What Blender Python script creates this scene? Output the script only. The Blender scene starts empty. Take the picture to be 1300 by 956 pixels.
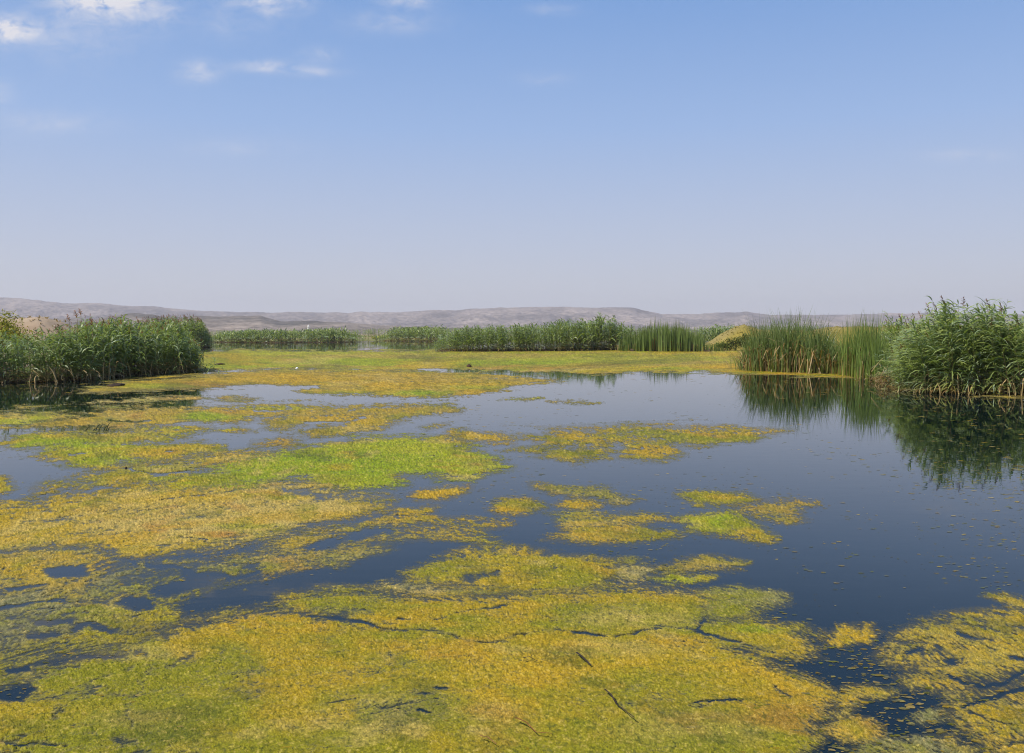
import bpy, math, random
import numpy as np

# ------------------------------------------------------------------ camera, light, exposure
sc = bpy.context.scene
COL = sc.collection
rng = np.random.default_rng(7)
F_PX, W_PX, H_PX, HORIZON, EYE = 1126.0, 1300.0, 956.0, 423.0, 2.2
PITCH = math.atan((H_PX / 2 - HORIZON) / F_PX)

cam_data = bpy.data.cameras.new('camera')
cam_data.sensor_width = 36.0
cam_data.lens = F_PX * 36.0 / W_PX
cam_data.clip_start, cam_data.clip_end = 0.1, 30000.0
cam = bpy.data.objects.new('camera', cam_data)
COL.objects.link(cam)
cam.location = (0, 0, EYE)
cam.rotation_euler = (math.pi / 2 - PITCH, 0, 0)
sc.camera = cam

SUN_EL, SUN_AZ = math.radians(51), math.radians(-120)     # azimuth clockwise from the view direction (+Y)
to_sun = (math.cos(SUN_EL) * math.sin(SUN_AZ), math.cos(SUN_EL) * math.cos(SUN_AZ), math.sin(SUN_EL))
sun_data = bpy.data.lights.new('sun', 'SUN')
sun_data.energy, sun_data.angle, sun_data.color = 5.0, math.radians(0.55), (1.0, 0.94, 0.84)
sun = bpy.data.objects.new('sun', sun_data)
COL.objects.link(sun)
from mathutils import Vector
sun.rotation_euler = Vector(to_sun).to_track_quat('Z', 'Y').to_euler()
sun.location = (-50, -20, 60)

sc.view_settings.view_transform = 'Standard'
sc.view_settings.look = 'None'
sc.view_settings.exposure = 0.3
sc.view_settings.gamma = 1.0
sc.view_settings.use_curve_mapping = False
sc.cycles.max_bounces = 6
sc.cycles.diffuse_bounces = 3
sc.cycles.glossy_bounces = 3
sc.cycles.transmission_bounces = 3
sc.cycles.volume_bounces = 0
sc.cycles.use_denoising = True
sc.cycles.denoising_prefilter = 'ACCURATE'
sc.cycles.transparent_max_bounces = 12
sc.cycles.filter_width = 1.1

world = bpy.data.worlds.new('World')
sc.world = world
world.use_nodes = True
wt = world.node_tree
for n in list(wt.nodes): wt.nodes.remove(n)
def wn(t, **kw):
    n = wt.nodes.new(t)
    for k, v in kw.items(): setattr(n, k, v)
    return n
def wmath(op, a, b=None, clamp=False):
    n = wn('ShaderNodeMath', operation=op, use_clamp=clamp)
    for i, v in enumerate((a, b)):
        if v is None: continue
        if isinstance(v, (int, float)): n.inputs[i].default_value = v
        else: wt.links.new(v, n.inputs[i])
    return n.outputs[0]
w_out = wn('ShaderNodeOutputWorld')
w_bg = wn('ShaderNodeBackground')
w_bg.inputs['Strength'].default_value = 0.08
w_sky = wn('ShaderNodeTexSky', sky_type='NISHITA', sun_disc=False, sun_elevation=SUN_EL, sun_rotation=SUN_AZ % (2 * math.pi),
           altitude=300.0, air_density=1.0, dust_density=1.6, ozone_density=1.3)
w_tc = wn('ShaderNodeTexCoord')
w_sep = wn('ShaderNodeSeparateXYZ')
wt.links.new(w_tc.outputs['Generated'], w_sep.inputs[0])
# the dusty air of a hot day takes the glare out of the lowest degrees of the sky
w_ramp = wn('ShaderNodeValToRGB')
wt.links.new(w_sep.outputs['Z'], w_ramp.inputs[0])
SKY_STOPS = [(0.0, (7.1, 6.85, 6.75)), (0.10, (5.4, 6.05, 7.65)), (0.22, (3.5, 5.1, 8.3)), (0.36, (1.95, 3.75, 7.5)), (0.6, (1.25, 2.7, 6.3)), (1.0, (0.9, 1.9, 4.7))]
SKY_DIV = 10.0
els = w_ramp.color_ramp.elements
while len(els) < len(SKY_STOPS): els.new(0.5)
for e, (p, c) in zip(els, SKY_STOPS):
    e.position = p
    e.color = (c[0] / SKY_DIV, c[1] / SKY_DIV, c[2] / SKY_DIV, 1)
w_scale = wn('ShaderNodeMix', data_type='RGBA', blend_type='MULTIPLY')
w_scale.inputs[0].default_value = 1.0
wt.links.new(w_ramp.outputs[0], w_scale.inputs[6])
w_scale.inputs[7].default_value = (SKY_DIV, SKY_DIV, SKY_DIV, 1)
w_mix = wn('ShaderNodeMix', data_type='RGBA')
w_mix.inputs[0].default_value = 0.9
wt.links.new(w_sky.outputs[0], w_mix.inputs[6])
wt.links.new(w_scale.outputs[2], w_mix.inputs[7])
# small fair-weather wisps, each at its own bearing (u) and height (v)
ypos = wmath('MAXIMUM', w_sep.outputs['Y'], 0.05)
u_ = wmath('DIVIDE', w_sep.outputs['X'], ypos)
v_ = wmath('DIVIDE', w_sep.outputs['Z'], ypos)
comb = wn('ShaderNodeCombineXYZ')
wt.links.new(wmath('MULTIPLY', u_, 32.0), comb.inputs[0])
wt.links.new(wmath('MULTIPLY', v_, 60.0), comb.inputs[1])
w_noise = wn('ShaderNodeTexNoise')
w_noise.inputs['Scale'].default_value = 1.0
w_noise.inputs['Detail'].default_value = 7.0
w_noise.inputs['Roughness'].default_value = 0.62
w_noise.inputs['Distortion'].default_value = 0.5
wt.links.new(comb.outputs[0], w_noise.inputs['Vector'])
CLOUDS = [  # photo bearing px, px, half widths px, strength
    (145, 4, 46, 20, 2.6), (10, 45, 42, 14, 2.2), (258, 97, 22, 12, 0.9), (346, 90, 36, 7, 0.75), (345, 12, 48, 14, 0.85),
    (410, 76, 20, 9, 0.42), (404, 97, 30, 6, 0.45), (522, 9, 32, 9, 0.7), (500, 36, 60, 14, 0.34), (0, 122, 26, 16, 0.4), (70, 160, 70, 14, 0.3),
    (300, 40, 60, 20, 0.2), (700, 20, 30, 7, 0.25), (1215, 200, 50, 7, 0.3), (310, 190, 60, 10, 0.22), (690, 105, 30, 8, 0.22), (110, 40, 80, 45, 0.34), (205, 25, 40, 16, 0.5)]
acc = None
for (cx, cy, rx, ry, st) in CLOUDS:
    u0, v0 = (cx - 650) / F_PX, (HORIZON - cy) / F_PX
    du = wmath('MULTIPLY', wmath('SUBTRACT', u_, u0), F_PX / rx)
    dv = wmath('MULTIPLY', wmath('SUBTRACT', v_, v0), F_PX / ry)
    r2 = wmath('ADD', wmath('MULTIPLY', du, du), wmath('MULTIPLY', dv, dv))
    m = wmath('MULTIPLY', wmath('POWER', 2.718, wmath('MULTIPLY', r2, -1.0)), st)
    acc = m if acc is None else wmath('ADD', acc, m)
nz = wmath('MULTIPLY', wmath('SUBTRACT', w_noise.outputs[0], 0.34), 3.0)
nz = wmath('ADD', wmath('MULTIPLY', nz, 0.85), 0.12)
cl = wmath('MULTIPLY', wmath('MULTIPLY', acc, nz, clamp=True), 0.95)
w_cl = wn('ShaderNodeMix', data_type='RGBA')
wt.links.new(cl, w_cl.inputs[0])
wt.links.new(w_mix.outputs[2], w_cl.inputs[6])
w_cl.inputs[7].default_value = (8.0, 7.9, 8.4, 1)
wt.links.new(w_cl.outputs[2], w_bg.inputs['Color'])
wt.links.new(w_bg.outputs[0], w_out.inputs[0])

# ------------------------------------------------------------------ helpers
CP, SP = math.cos(PITCH), math.sin(PITCH)
def ground(px, py, z=0.0):
    """world point on the level z seen at a photo position"""
    cx, cy = (px - W_PX / 2) / F_PX, -(py - H_PX / 2) / F_PX
    dx, dy, dz = cx, CP + cy * SP, -SP + cy * CP
    t = (z - EYE) / dz
    return dx * t, dy * t
def proj(x, y, z=0.0):
    v = z - EYE
    dep = y * CP - v * SP
    return W_PX / 2 + F_PX * x / dep, H_PX / 2 - F_PX * (y * SP + v * CP) / dep
def side(px, d): return (px - W_PX / 2) / F_PX * d
def level(py, d): return EYE + (HORIZON - py) / F_PX * d

def hash2(ix, iy, seed):
    h = (ix.astype(np.int64) * 374761393 + iy.astype(np.int64) * 668265263 + seed * 974634777) & 0xffffffff
    h = ((h ^ (h >> 13)) * 1274126177) & 0xffffffff
    h = ((h ^ (h >> 16)) * 2246822519) & 0xffffffff
    return ((h ^ (h >> 15)) & 0xffffff) / float(0xffffff)
def vnoise(x, y, seed=0):
    x = np.asarray(x, float); y = np.asarray(y, float)
    fx, fy = np.floor(x), np.floor(y)
    tx, ty = x - fx, y - fy
    tx = tx * tx * (3 - 2 * tx); ty = ty * ty * (3 - 2 * ty)
    a, b = hash2(fx, fy, seed), hash2(fx + 1, fy, seed)
    c, d = hash2(fx, fy + 1, seed), hash2(fx + 1, fy + 1, seed)
    return (a + (b - a) * tx) * (1 - ty) + (c + (d - c) * tx) * ty
def fbm(x, y, seed=0, octaves=4, gain=0.5):
    s, a, t = 0.0, 1.0, 0.0
    ca, sa = math.cos(0.6), math.sin(0.6)
    for i in range(octaves):
        s = s + a * (vnoise(x, y, seed + i) - 0.5); t += a
        x, y = (x * ca - y * sa) * 2.03 + 11.3, (x * sa + y * ca) * 2.03 + 5.7
        a *= gain
    return 2 * s / t

def mesh_np(name, verts, faces, mat, cols=None, smooth=False, cover=None):
    """verts (n,3); faces: list of arrays of equal-length polygons; cols (n,3) stored as attribute 'Col'"""
    me = bpy.data.meshes.new(name)
    verts = np.asarray(verts, np.float32)
    fl = [np.asarray(f, np.int32) for f in faces if len(f)]
    me.vertices.add(len(verts)); me.vertices.foreach_set('co', verts.ravel())
    loops = np.concatenate([f.ravel() for f in fl])
    counts = np.concatenate([np.full(len(f), f.shape[1], np.int32) for f in fl])
    starts = np.concatenate([[0], np.cumsum(counts)[:-1]]).astype(np.int32)
    me.loops.add(len(loops)); me.loops.foreach_set('vertex_index', loops)
    me.polygons.add(len(counts)); me.polygons.foreach_set('loop_start', starts)
    me.update(calc_edges=True)
    if cols is not None:
        at = me.attributes.new('Col', 'FLOAT_COLOR', 'POINT')
        c4 = np.ones((len(verts), 4), np.float32); c4[:, :3] = cols
        at.data.foreach_set('color', c4.ravel())
    if cover is not None:
        at = me.attributes.new('Cover', 'FLOAT', 'POINT'); at.data.foreach_set('value', np.asarray(cover, np.float32))
    if smooth: me.polygons.foreach_set('use_smooth', np.ones(len(counts), bool))
    me.materials.append(mat)
    me.validate()
    return me
def link(name, me, parent=None, loc=(0, 0, 0), rz=0.0, scale=None):
    o = bpy.data.objects.new(name, me); COL.objects.link(o)
    o.location = loc
    o.rotation_euler = (0, 0, rz)
    if scale is not None: o.scale = scale
    if parent is not None: o.parent = parent
    return o
def tag(o, label=None, cat=None, group=None, kind=None):
    for k, v in (('label', label), ('category', cat), ('group', group), ('kind', kind)):
        if v: o[k] = v
    return o
def thing(name, label, cat, loc=(0, 0, 0), group=None):
    return tag(link(name, None, None, loc), label, cat, group)

def material(name, rough=0.6, spec=0.3, bump=None, translucent=0.0, vary=0.0, noise_scale=20.0):
    m = bpy.data.materials.new(name); m.use_nodes = True
    nt = m.node_tree; b = nt.nodes['Principled BSDF']
    b.inputs['Roughness'].default_value = rough
    b.inputs['Specular IOR Level'].default_value = spec
    at = nt.nodes.new('ShaderNodeAttribute'); at.attribute_name = 'Col'
    col = at.outputs['Color']
    tc = nt.nodes.new('ShaderNodeTexCoord')
    if vary:
        n = nt.nodes.new('ShaderNodeTexNoise'); n.inputs['Scale'].default_value = noise_scale
        n.inputs['Detail'].default_value = 4
        nt.links.new(tc.outputs['Object'], n.inputs['Vector'])
        mr = nt.nodes.new('ShaderNodeMapRange')
        mr.inputs[1].default_value, mr.inputs[2].default_value = 0.3, 0.7
        mr.inputs[3].default_value, mr.inputs[4].default_value = 1 - vary, 1 + vary
        nt.links.new(n.outputs[0], mr.inputs[0])
        mx = nt.nodes.new('ShaderNodeVectorMath'); mx.operation = 'SCALE'
        nt.links.new(col, mx.inputs[0]); nt.links.new(mr.outputs[0], mx.inputs['Scale'])
        col = mx.outputs[0]
    nt.links.new(col, b.inputs['Base Color'])
    if bump:
        n = nt.nodes.new('ShaderNodeTexNoise'); n.inputs['Scale'].default_value = bump[0]; n.inputs['Detail'].default_value = 5
        nt.links.new(tc.outputs['Object'], n.inputs['Vector'])
        bp = nt.nodes.new('ShaderNodeBump'); bp.inputs['Strength'].default_value = bump[1]; bp.inputs['Distance'].default_value = bump[2]
        nt.links.new(n.outputs[0], bp.inputs['Height']); nt.links.new(bp.outputs[0], b.inputs['Normal'])
    if translucent:
        tr = nt.nodes.new('ShaderNodeBsdfTranslucent'); mx = nt.nodes.new('ShaderNodeMixShader')
        mx.inputs[0].default_value = translucent
        hs = nt.nodes.new('ShaderNodeVectorMath'); hs.operation = 'MULTIPLY'; hs.inputs[1].default_value = (1.15, 1.25, 0.6)
        nt.links.new(col, hs.inputs[0]); nt.links.new(hs.outputs[0], tr.inputs[0])
        nt.links.new(b.outputs[0], mx.inputs[1]); nt.links.new(tr.outputs[0], mx.inputs[2])
        nt.links.new(mx.outputs[0], nt.nodes['Material Output'].inputs[0])
    return m
M_ALGAE = material('algae', 0.7, 0.10, vary=0.15, noise_scale=60.0)
# where the weed is too thin and threadlike to build strand by strand, the water shows between the threads
nt = M_ALGAE.node_tree
a_ = nt.nodes.new('ShaderNodeAttribute'); a_.attribute_name = 'Cover'
nt.links.new(a_.outputs['Fac'], nt.nodes['Principled BSDF'].inputs['Alpha'])
M_LEAF = material('reed_leaf', 0.42, 0.45, translucent=0.36)
M_PLUME = material('reed_plume', 0.9, 0.05, translucent=0.2)
M_EARTH = material('dry_earth', 0.95, 0.05, vary=0.35, noise_scale=1.3, bump=(3.0, 0.6, 0.15))
M_BANK = material('dry_grass_bank', 0.95, 0.05, vary=0.12, noise_scale=0.8, bump=(3.0, 0.4, 0.1))
M_HILL = material('desert_rock', 1.0, 0.0, vary=0.42, noise_scale=0.045, bump=(0.02, 1.0, 12.0))
M_WOOD = material('weathered_wood', 0.85, 0.1, vary=0.3, noise_scale=40.0)
M_PAINT = material('white_plaster', 0.8, 0.2)

# water: dark body, mirror finish, faintest ripple
M_WATER = bpy.data.materials.new('lake_water'); M_WATER.use_nodes = True
nt = M_WATER.node_tree; b = nt.nodes['Principled BSDF']
b.inputs['Base Color'].default_value = (0.0008, 0.006, 0.008, 1)
b.inputs['Roughness'].default_value = 0.015
b.inputs['IOR'].default_value = 1.25
tc = nt.nodes.new('ShaderNodeTexCoord')
mp = nt.nodes.new('ShaderNodeMapping'); mp.inputs['Scale'].default_value = (0.8, 1.6, 1)
n1 = nt.nodes.new('ShaderNodeTexNoise'); n1.inputs['Scale'].default_value = 2.2; n1.inputs['Detail'].default_value = 3
bp = nt.nodes.new('ShaderNodeBump'); bp.inputs['Strength'].default_value = 0.012; bp.inputs['Distance'].default_value = 0.08
nt.links.new(tc.outputs['Object'], mp.inputs[0]); nt.links.new(mp.outputs[0], n1.inputs['Vector'])
nt.links.new(n1.outputs[0], bp.inputs['Height']); nt.links.new(bp.outputs[0], b.inputs['Normal'])

# ------------------------------------------------------------------ the setting: land, water, hills, banks, haze
def grid_faces(nr, nc):
    i = np.arange(nr - 1)[:, None] * nc + np.arange(nc - 1)[None, :]
    i = i.ravel()
    return np.stack([i, i + 1, i + nc + 1, i + nc], 1)
def smooth(a, b, x):
    t = np.clip((x - a) / (b - a), 0, 1); return t * t * (3 - 2 * t)

def terrain_height(x, y):
    e = np.maximum.reduce([smooth(255, 275, y + 5 * fbm(x * 0.02, y * 0.0 + 3, 5, 2)), smooth(150, 190, np.abs(x)), smooth(-12, -30, y)])
    return -1.4 + e * (1.75 + 0.25 * fbm(x * 0.01, y * 0.01, 9, 3))
ang = np.linspace(0, 2 * np.pi, 241)
rad = np.concatenate([[0.5], np.geomspace(6, 7200, 110)])
A, R = np.meshgrid(ang, rad)
X, Y = R * np.sin(A), R * np.cos(A)
Z = terrain_height(X, Y)
g = fbm(X * 0.02, Y * 0.008, 21, 4)
c_dry, c_grn = np.array([0.26, 0.20, 0.11]), np.array([0.13, 0.14, 0.04])
cols = c_dry + (c_grn - c_dry) * np.clip(0.55 + g * 1.2 - smooth(450, 1500, R) * 0.8, 0, 1)[..., None]
fc = grid_faces(len(rad), len(ang))[:, ::-1]
land = link('ground', mesh_np('ground', np.stack([X, Y, Z], -1).reshape(-1, 3), [fc], M_EARTH, cols.reshape(-1, 3), True))
tag(land, 'dry green and tan plain running out to the foot of the hills', None, None, 'structure')

wv = [(-320, -70, 0), (320, -70, 0), (320, 300, 0), (-320, 300, 0)]
water = link('water', mesh_np('water', wv, [[(0, 1, 2, 3)]], M_WATER))
tag(water, 'still dark lake water mirroring sky and reeds', None, None, 'structure')

def ridge(name, label, crest, dist, front, back, rough, col, col2, seed, px0=-900, px1=2200, dots=0.0):
    """a range of hills whose crest has the heights seen at the bearings crest = [(px, py)]"""
    pxs = np.arange(px0, px1 + 1, 1.8)
    cp = np.array(crest, float)
    top = np.interp(pxs, cp[:, 0], cp[:, 1])
    u = (pxs - W_PX / 2) / F_PX
    top = top + 1.3 * fbm(pxs * 0.06, pxs * 0 + seed, seed, 6, .62)
    hz = EYE + (HORIZON - top) / F_PX * dist
    t = np.concatenate([np.linspace(0, 1, 60), np.linspace(1.06, 2, 10)])
    D = np.where(t <= 1, front + (dist - front) * t, dist + (back - dist) * (t - 1))
    TT, UU = np.meshgrid(t, u, indexing='ij'); DD = D[:, None] * np.ones_like(UU)
    X, Y = UU * DD, DD
    prof = np.where(TT <= 1, TT ** 1.25, np.clip(2 - TT, 0, 1) ** 1.2)
    er = np.abs(fbm(X * 0.0032, Y * 0.0018, seed + 40, 7, 0.62))
    env = np.clip(np.sin(np.pi * np.clip(TT, 0, 1)), 0, 1)
    Z = hz[None, :] * prof * (1 - rough * er * 1.2 * env) + hz[None, :] * rough * 0.45 * env * fbm(X * 0.008, Y * 0.005, seed + 9, 5, .6) - 1.0 * (TT < 0.02)
    mixv = np.clip(0.5 + 1.5 * fbm(X * 0.006, Y * 0.003, seed + 70, 7, .65), 0, 1)
    C = np.array(col) + (np.array(col2) - np.array(col)) * mixv[..., None]
    o = link(name, mesh_np(name, np.stack([X, Y, Z], -1).reshape(-1, 3), [grid_faces(*X.shape)], M_HILL, C.reshape(-1, 3), True))
    return tag(o, label, None, None, 'structure')

BACK = [(-900, 372), (-400, 384), (-150, 374), (0, 378), (30, 379), (60, 383), (85, 385), (130, 384.5), (160, 388), (195, 389), (215, 391), (250, 394.6), (300, 396), (337, 397),
        (384, 396), (430, 396.5), (443, 397.6), (460, 395.4), (470, 396.6), (504, 396.4), (544, 394), (580, 393.4), (610, 392), (641, 390.5), (698, 389.6), (760, 390.8), (802, 391),
        (822, 395), (840, 398.6), (884, 398.7), (912, 396.8), (945, 396), (977, 399.4), (1041, 400), (1080, 399.4), (1122, 398), (1170, 397.5), (1250, 399), (1400, 401), (1700, 394), (2200, 402)]
ridge('hills', 'long pale mauve ridge along the whole horizon', BACK, 4600, 2900, 5800, 0.5, (0.27, 0.22, 0.185), (0.135, 0.112, 0.098), 3)
FOOT = [(-900, 404), (-300, 400), (0, 402), (60, 405), (122, 405), (152, 399.5), (172, 397), (190, 399), (213, 403), (235, 402.5), (254, 401), (283, 402), (331, 400.5), (341, 404), (357, 408),
        (390, 407), (430, 409), (470, 412), (520, 415), (700, 419), (900, 418), (1100, 417), (1400, 414), (2200, 410)]
ridge('hills', 'lower rocky foothills dotted with dark scrub, in front of the long ridge', FOOT, 2100, 1250, 2700, 0.55, (0.22, 0.18, 0.145), (0.085, 0.075, 0.06), 13)

def bank(name, label, prof, y0, y1, px_d, c1, c2, ctop, seed):
    """a bank running across the view; prof = [(px, top py)] at distance px_d, foot at z = -0.3"""
    p = np.array(prof, float)
    xs = np.arange(side(p[0, 0], px_d), side(p[-1, 0], px_d), 0.35)
    hz = np.interp(xs, [side(a, px_d) for a in p[:, 0]], [level(b, px_d) for b in p[:, 1]])
    ys = np.linspace(y0, y1, 30)
    XX, YY = np.meshgrid(xs, ys)
    t = (YY - y0) / (y1 - y0)
    cross = np.clip(np.minimum(smooth(0, 0.42, t), smooth(1, 0.6, t)), 0, 1)
    ZZ = -0.3 + (hz[None, :] + 0.3) * cross * (1 + 0.10 * fbm(XX * 0.4, YY * 0.4, seed, 4)) + 0.22 * fbm(XX * 0.9, YY * 0.9, seed + 5, 3) * cross
    m = np.clip(0.5 + fbm(XX * 0.5, YY * 0.5, seed + 2, 4), 0, 1)[..., None]
    C = np.array(c1) * (1 - m) + np.array(c2) * m
    tp = np.clip((cross - 0.86) * 7, 0, 1)[..., None]
    C = C * (1 - tp) + np.array(ctop) * tp
    o = link(name, mesh_np(name, np.stack([XX, YY, ZZ], -1).reshape(-1, 3), [grid_faces(*XX.shape)], M_BANK, C.reshape(-1, 3), True))
    tag(o, label, None, None, 'structure')
    return XX, YY, ZZ
bank_r = bank('earth_bank', 'sloping earth bank with yellow dry grass behind the tall cattails',
              [(888, 445), (896, 441), (912, 433), (930, 421), (944, 412), (955, 415), (970, 420), (1040, 421), (1062, 416), (1090, 415), (1180, 415), (1300, 414), (1700, 414)],
              113, 131, 120, (0.25, 0.19, 0.042), (0.165, 0.145, 0.038), (0.225, 0.18, 0.065), 31)
bank_l = bank('earth_bank', 'pinkish tan earth bank behind the reeds at far left',
              [(-500, 410), (-200, 406), (-40, 407), (20, 405), (45, 404), (60, 408), (74, 415), (90, 424), (105, 436)], 78, 92, 84, (0.30, 0.22, 0.15), (0.20, 0.145, 0.09), (0.34, 0.26, 0.18), 47)

hb = bpy.data.materials.new('haze_air'); hb.use_nodes = True
hn = hb.node_tree
for n in list(hn.nodes): hn.nodes.remove(n)
ho = hn.nodes.new('ShaderNodeOutputMaterial'); hv = hn.nodes.new('ShaderNodeVolumePrincipled')
hv.inputs['Color'].default_value = (0.84, 0.84, 0.92, 1)
hv.inputs['Density'].default_value = 0.00013
hv.inputs['Anisotropy'].default_value = 0.1
hn.links.new(hv.outputs[0], ho.inputs['Volume'])
x0, x1, y0_, y1_, z0, z1 = -14000, 14000, -7600, 7600, -2.8, 235
hz_v = [(x0, y0_, z0), (x1, y0_, z0), (x1, y1_, z0), (x0, y1_, z0), (x0, y0_, z1), (x1, y0_, z1), (x1, y1_, z1), (x0, y1_, z1)]
haze = link('haze', mesh_np('haze', hz_v, [[(3, 2, 1, 0), (4, 5, 6, 7), (0, 1, 5, 4), (1, 2, 6, 5), (2, 3, 7, 6), (3, 0, 4, 7)]], hb))
tag(haze, 'pale dusty air that fades the hills', None, None, 'stuff')

# ------------------------------------------------------------------ floating algae mats
PAL = {'yellow': (0.335, 0.225, 0.014), 'gold': (0.36, 0.222, 0.013), 'olive': (0.175, 0.17, 0.010), 'green': (0.18, 0.235, 0.006), 'tan': (0.38, 0.28, 0.075), 'rust': (0.33, 0.155, 0.03),
       'pale': (0.27, 0.225, 0.05), 'drab': (0.175, 0.165, 0.075), 'dark': (0.05, 0.065, 0.012), 'brown': (0.26, 0.185, 0.033), 'lime': (0.255, 0.26, 0.010)}
PAL = {k: np.array(v) * .9 for k, v in PAL.items()}
# colour of the weed itself where it changes within the mats: (px, py, half width, half height, colour, strength)
TINTS = [
    (620, 850, 420, 60, 'yellow', .5), (330, 840, 260, 45, 'olive', .8), (200, 880, 170, 40, 'olive', .55), (480, 905, 110, 22, 'tan', .75), (560, 935, 160, 25, 'yellow', .6), (420, 790, 130, 14, 'gold', .8),
    (90, 850, 60, 14, 'olive', .6), (700, 760, 170, 12, 'gold', .5), (790, 785, 90, 18, 'tan', .5), (860, 815, 60, 12, 'gold', .9), (760, 825, 120, 14, 'tan', .5), (950, 870, 60, 22, 'gold', .7),
    (780, 880, 120, 30, 'olive', .55), (900, 870, 60, 25, 'olive', .4), (745, 772, 40, 10, 'olive', .6), (960, 800, 45, 7, 'green', .7), (1000, 815, 40, 10, 'yellow', .5), (640, 915, 50, 30, 'brown', .5),
    (170, 915, 80, 18, 'tan', .5), (250, 950, 120, 18, 'olive', .5), (60, 950, 80, 12, 'olive', .6), (880, 930, 120, 25, 'pale', .5), (1000, 900, 50, 35, 'yellow', .5), (520, 760, 140, 9, 'gold', .7),
    (60, 665, 190, 22, 'yellow', .5), (250, 660, 150, 22, 'tan', .55), (380, 645, 90, 12, 'tan', .7), (80, 700, 110, 16, 'pale', .4), (125, 718, 26, 9, 'gold', .9), (200, 672, 16, 6, 'rust', .6), (275, 679, 36, 4, 'rust', .8),
    (300, 668, 50, 4, 'green', .6), (225, 712, 22, 7, 'olive', .8), (480, 636, 40, 4, 'olive', .7), (360, 632, 18, 4, 'olive', .8), (60, 830, 70, 12, 'gold', .6), (70, 815, 30, 8, 'gold', .7), (190, 830, 60, 10, 'tan', .5),
    (470, 672, 55, 8, 'olive', .6), (540, 657, 18, 5, 'brown', .8), (410, 674, 12, 4, 'gold', .8), (360, 735, 36, 8, 'yellow', .7), (440, 712, 60, 10, 'pale', .5), (640, 668, 18, 7, 'gold', .8), (520, 640, 40, 3, 'gold', .6),
    (60, 562, 70, 7, 'green', .9), (165, 553, 50, 8, 'brown', .6), (140, 585, 60, 6, 'green', .7), (240, 568, 40, 6, 'yellow', .6), (270, 529, 50, 5, 'green', .9), (30, 535, 50, 4, 'lime', .9), (420, 532, 80, 5, 'gold', .7),
    (340, 518, 60, 3, 'lime', .7), (560, 521, 22, 4, 'brown', .9), (150, 528, 60, 6, 'brown', .5), (520, 528, 60, 6, 'brown', .5), (450, 545, 50, 4, 'tan', .6),
    (430, 560, 40, 4, 'tan', .9), (560, 560, 40, 4, 'tan', .7), (610, 590, 30, 10, 'pale', .6), (390, 606, 30, 4, 'tan', .8), (300, 605, 110, 10, 'green', .9), (470, 590, 120, 16, 'green', .6), (590, 606, 40, 4, 'tan', .7),
    (320, 448, 120, 4, 'lime', .8), (560, 460, 320, 4, 'green', .8), (450, 458, 200, 3, 'lime', .5), (750, 455, 120, 4, 'lime', .6), (860, 460, 90, 4, 'brown', .8), (920, 450, 40, 4, 'gold', .6), (780, 469, 120, 3, 'green', .9),
    (300, 465, 60, 2.5, 'green', .8), (640, 452, 80, 3, 'brown', .5), (480, 452, 90, 2, 'brown', .5), (940, 466, 60, 4, 'gold', .9),
    (330, 481, 110, 7, 'gold', .75), (480, 484, 100, 6, 'gold', .6), (530, 499, 40, 4, 'green', .95), (200, 490, 60, 4, 'green', .6), (460, 499, 60, 3, 'lime', .6), (610, 492, 40, 3, 'lime', .6), (560, 480, 90, 5, 'brown', .5),
    (840, 549, 60, 5, 'olive', .7), (930, 546, 70, 4, 'gold', .7), (920, 560, 50, 5, 'olive', .8), (730, 548, 40, 6, 'gold', .7), (835, 573, 40, 8, 'gold', .8), (780, 552, 40, 5, 'olive', .6), (690, 570, 50, 6, 'gold', .5),
    (650, 710, 90, 14, 'yellow', .4), (700, 720, 60, 14, 'olive', .6), (560, 722, 40, 12, 'olive', .5), (920, 663, 32, 9, 'green', .9), (960, 676, 30, 7, 'tan', .6), (885, 632, 22, 6, 'olive', .8), (925, 631, 28, 4, 'gold', .6),
    (1240, 870, 50, 9, 'gold', .8), (1190, 860, 30, 10, 'gold', .8), (1250, 905, 50, 10, 'gold', .8), (1250, 935, 50, 20, 'gold', .7), (1240, 800, 60, 20, 'pale', .5), (1150, 820, 30, 20, 'pale', .5), (1290, 880, 20, 12, 'gold', .8),
]
TINTS = [(a, b_, c, d, PAL[e], f) for a, b_, c, d, e, f in TINTS]

def seg_dist(px, py, pts, ysc, closed):
    d = np.full(px.shape, 1e9)
    n = len(pts)
    for i in range(n if closed else n - 1):
        ax, ay = pts[i]; bx, by = pts[(i + 1) % n]
        ay, by = ay * ysc, by * ysc
        vx, vy = bx - ax, by - ay
        t = np.clip(((px - ax) * vx + (py * ysc - ay) * vy) / (vx * vx + vy * vy + 1e-9), 0, 1)
        d = np.minimum(d, np.hypot(px - ax - t * vx, py * ysc - ay - t * vy))
    return d
def inside(px, py, pts):
    r = np.zeros(px.shape, bool); n = len(pts)
    for i in range(n):
        ax, ay = pts[i]; bx, by = pts[(i + 1) % n]
        if ay == by: continue
        c = ((ay > py) != (by > py)) & (px < (bx - ax) * (py - ay) / (by - ay) + ax)
        r ^= c
    return r

def ragged(X, Y, dist, seed):
    """several scales of noise between about 3 and 120 px of apparent size, at least 3 cm"""
    s, tot = 0.0, 0.0
    for i, L in enumerate((6.0, 3.0, 1.5, 0.75, 0.38, 0.19, 0.095, 0.05)):
        app = L * F_PX / dist
        w = np.clip((app - 2.5) / 3, 0, 1) * np.clip((160 - app) / 80, 0, 1) * np.clip(app / 30, 0.35, 1)
        s = s + w * 2 * (vnoise(X / (L * 2.1) + 3.7 * i, (Y - .22 * X) / L * 0.95 + 1.3 * i, seed + i) - 0.5); tot = tot + w
    return s / np.maximum(tot, 0.3) * 1.5

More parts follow.
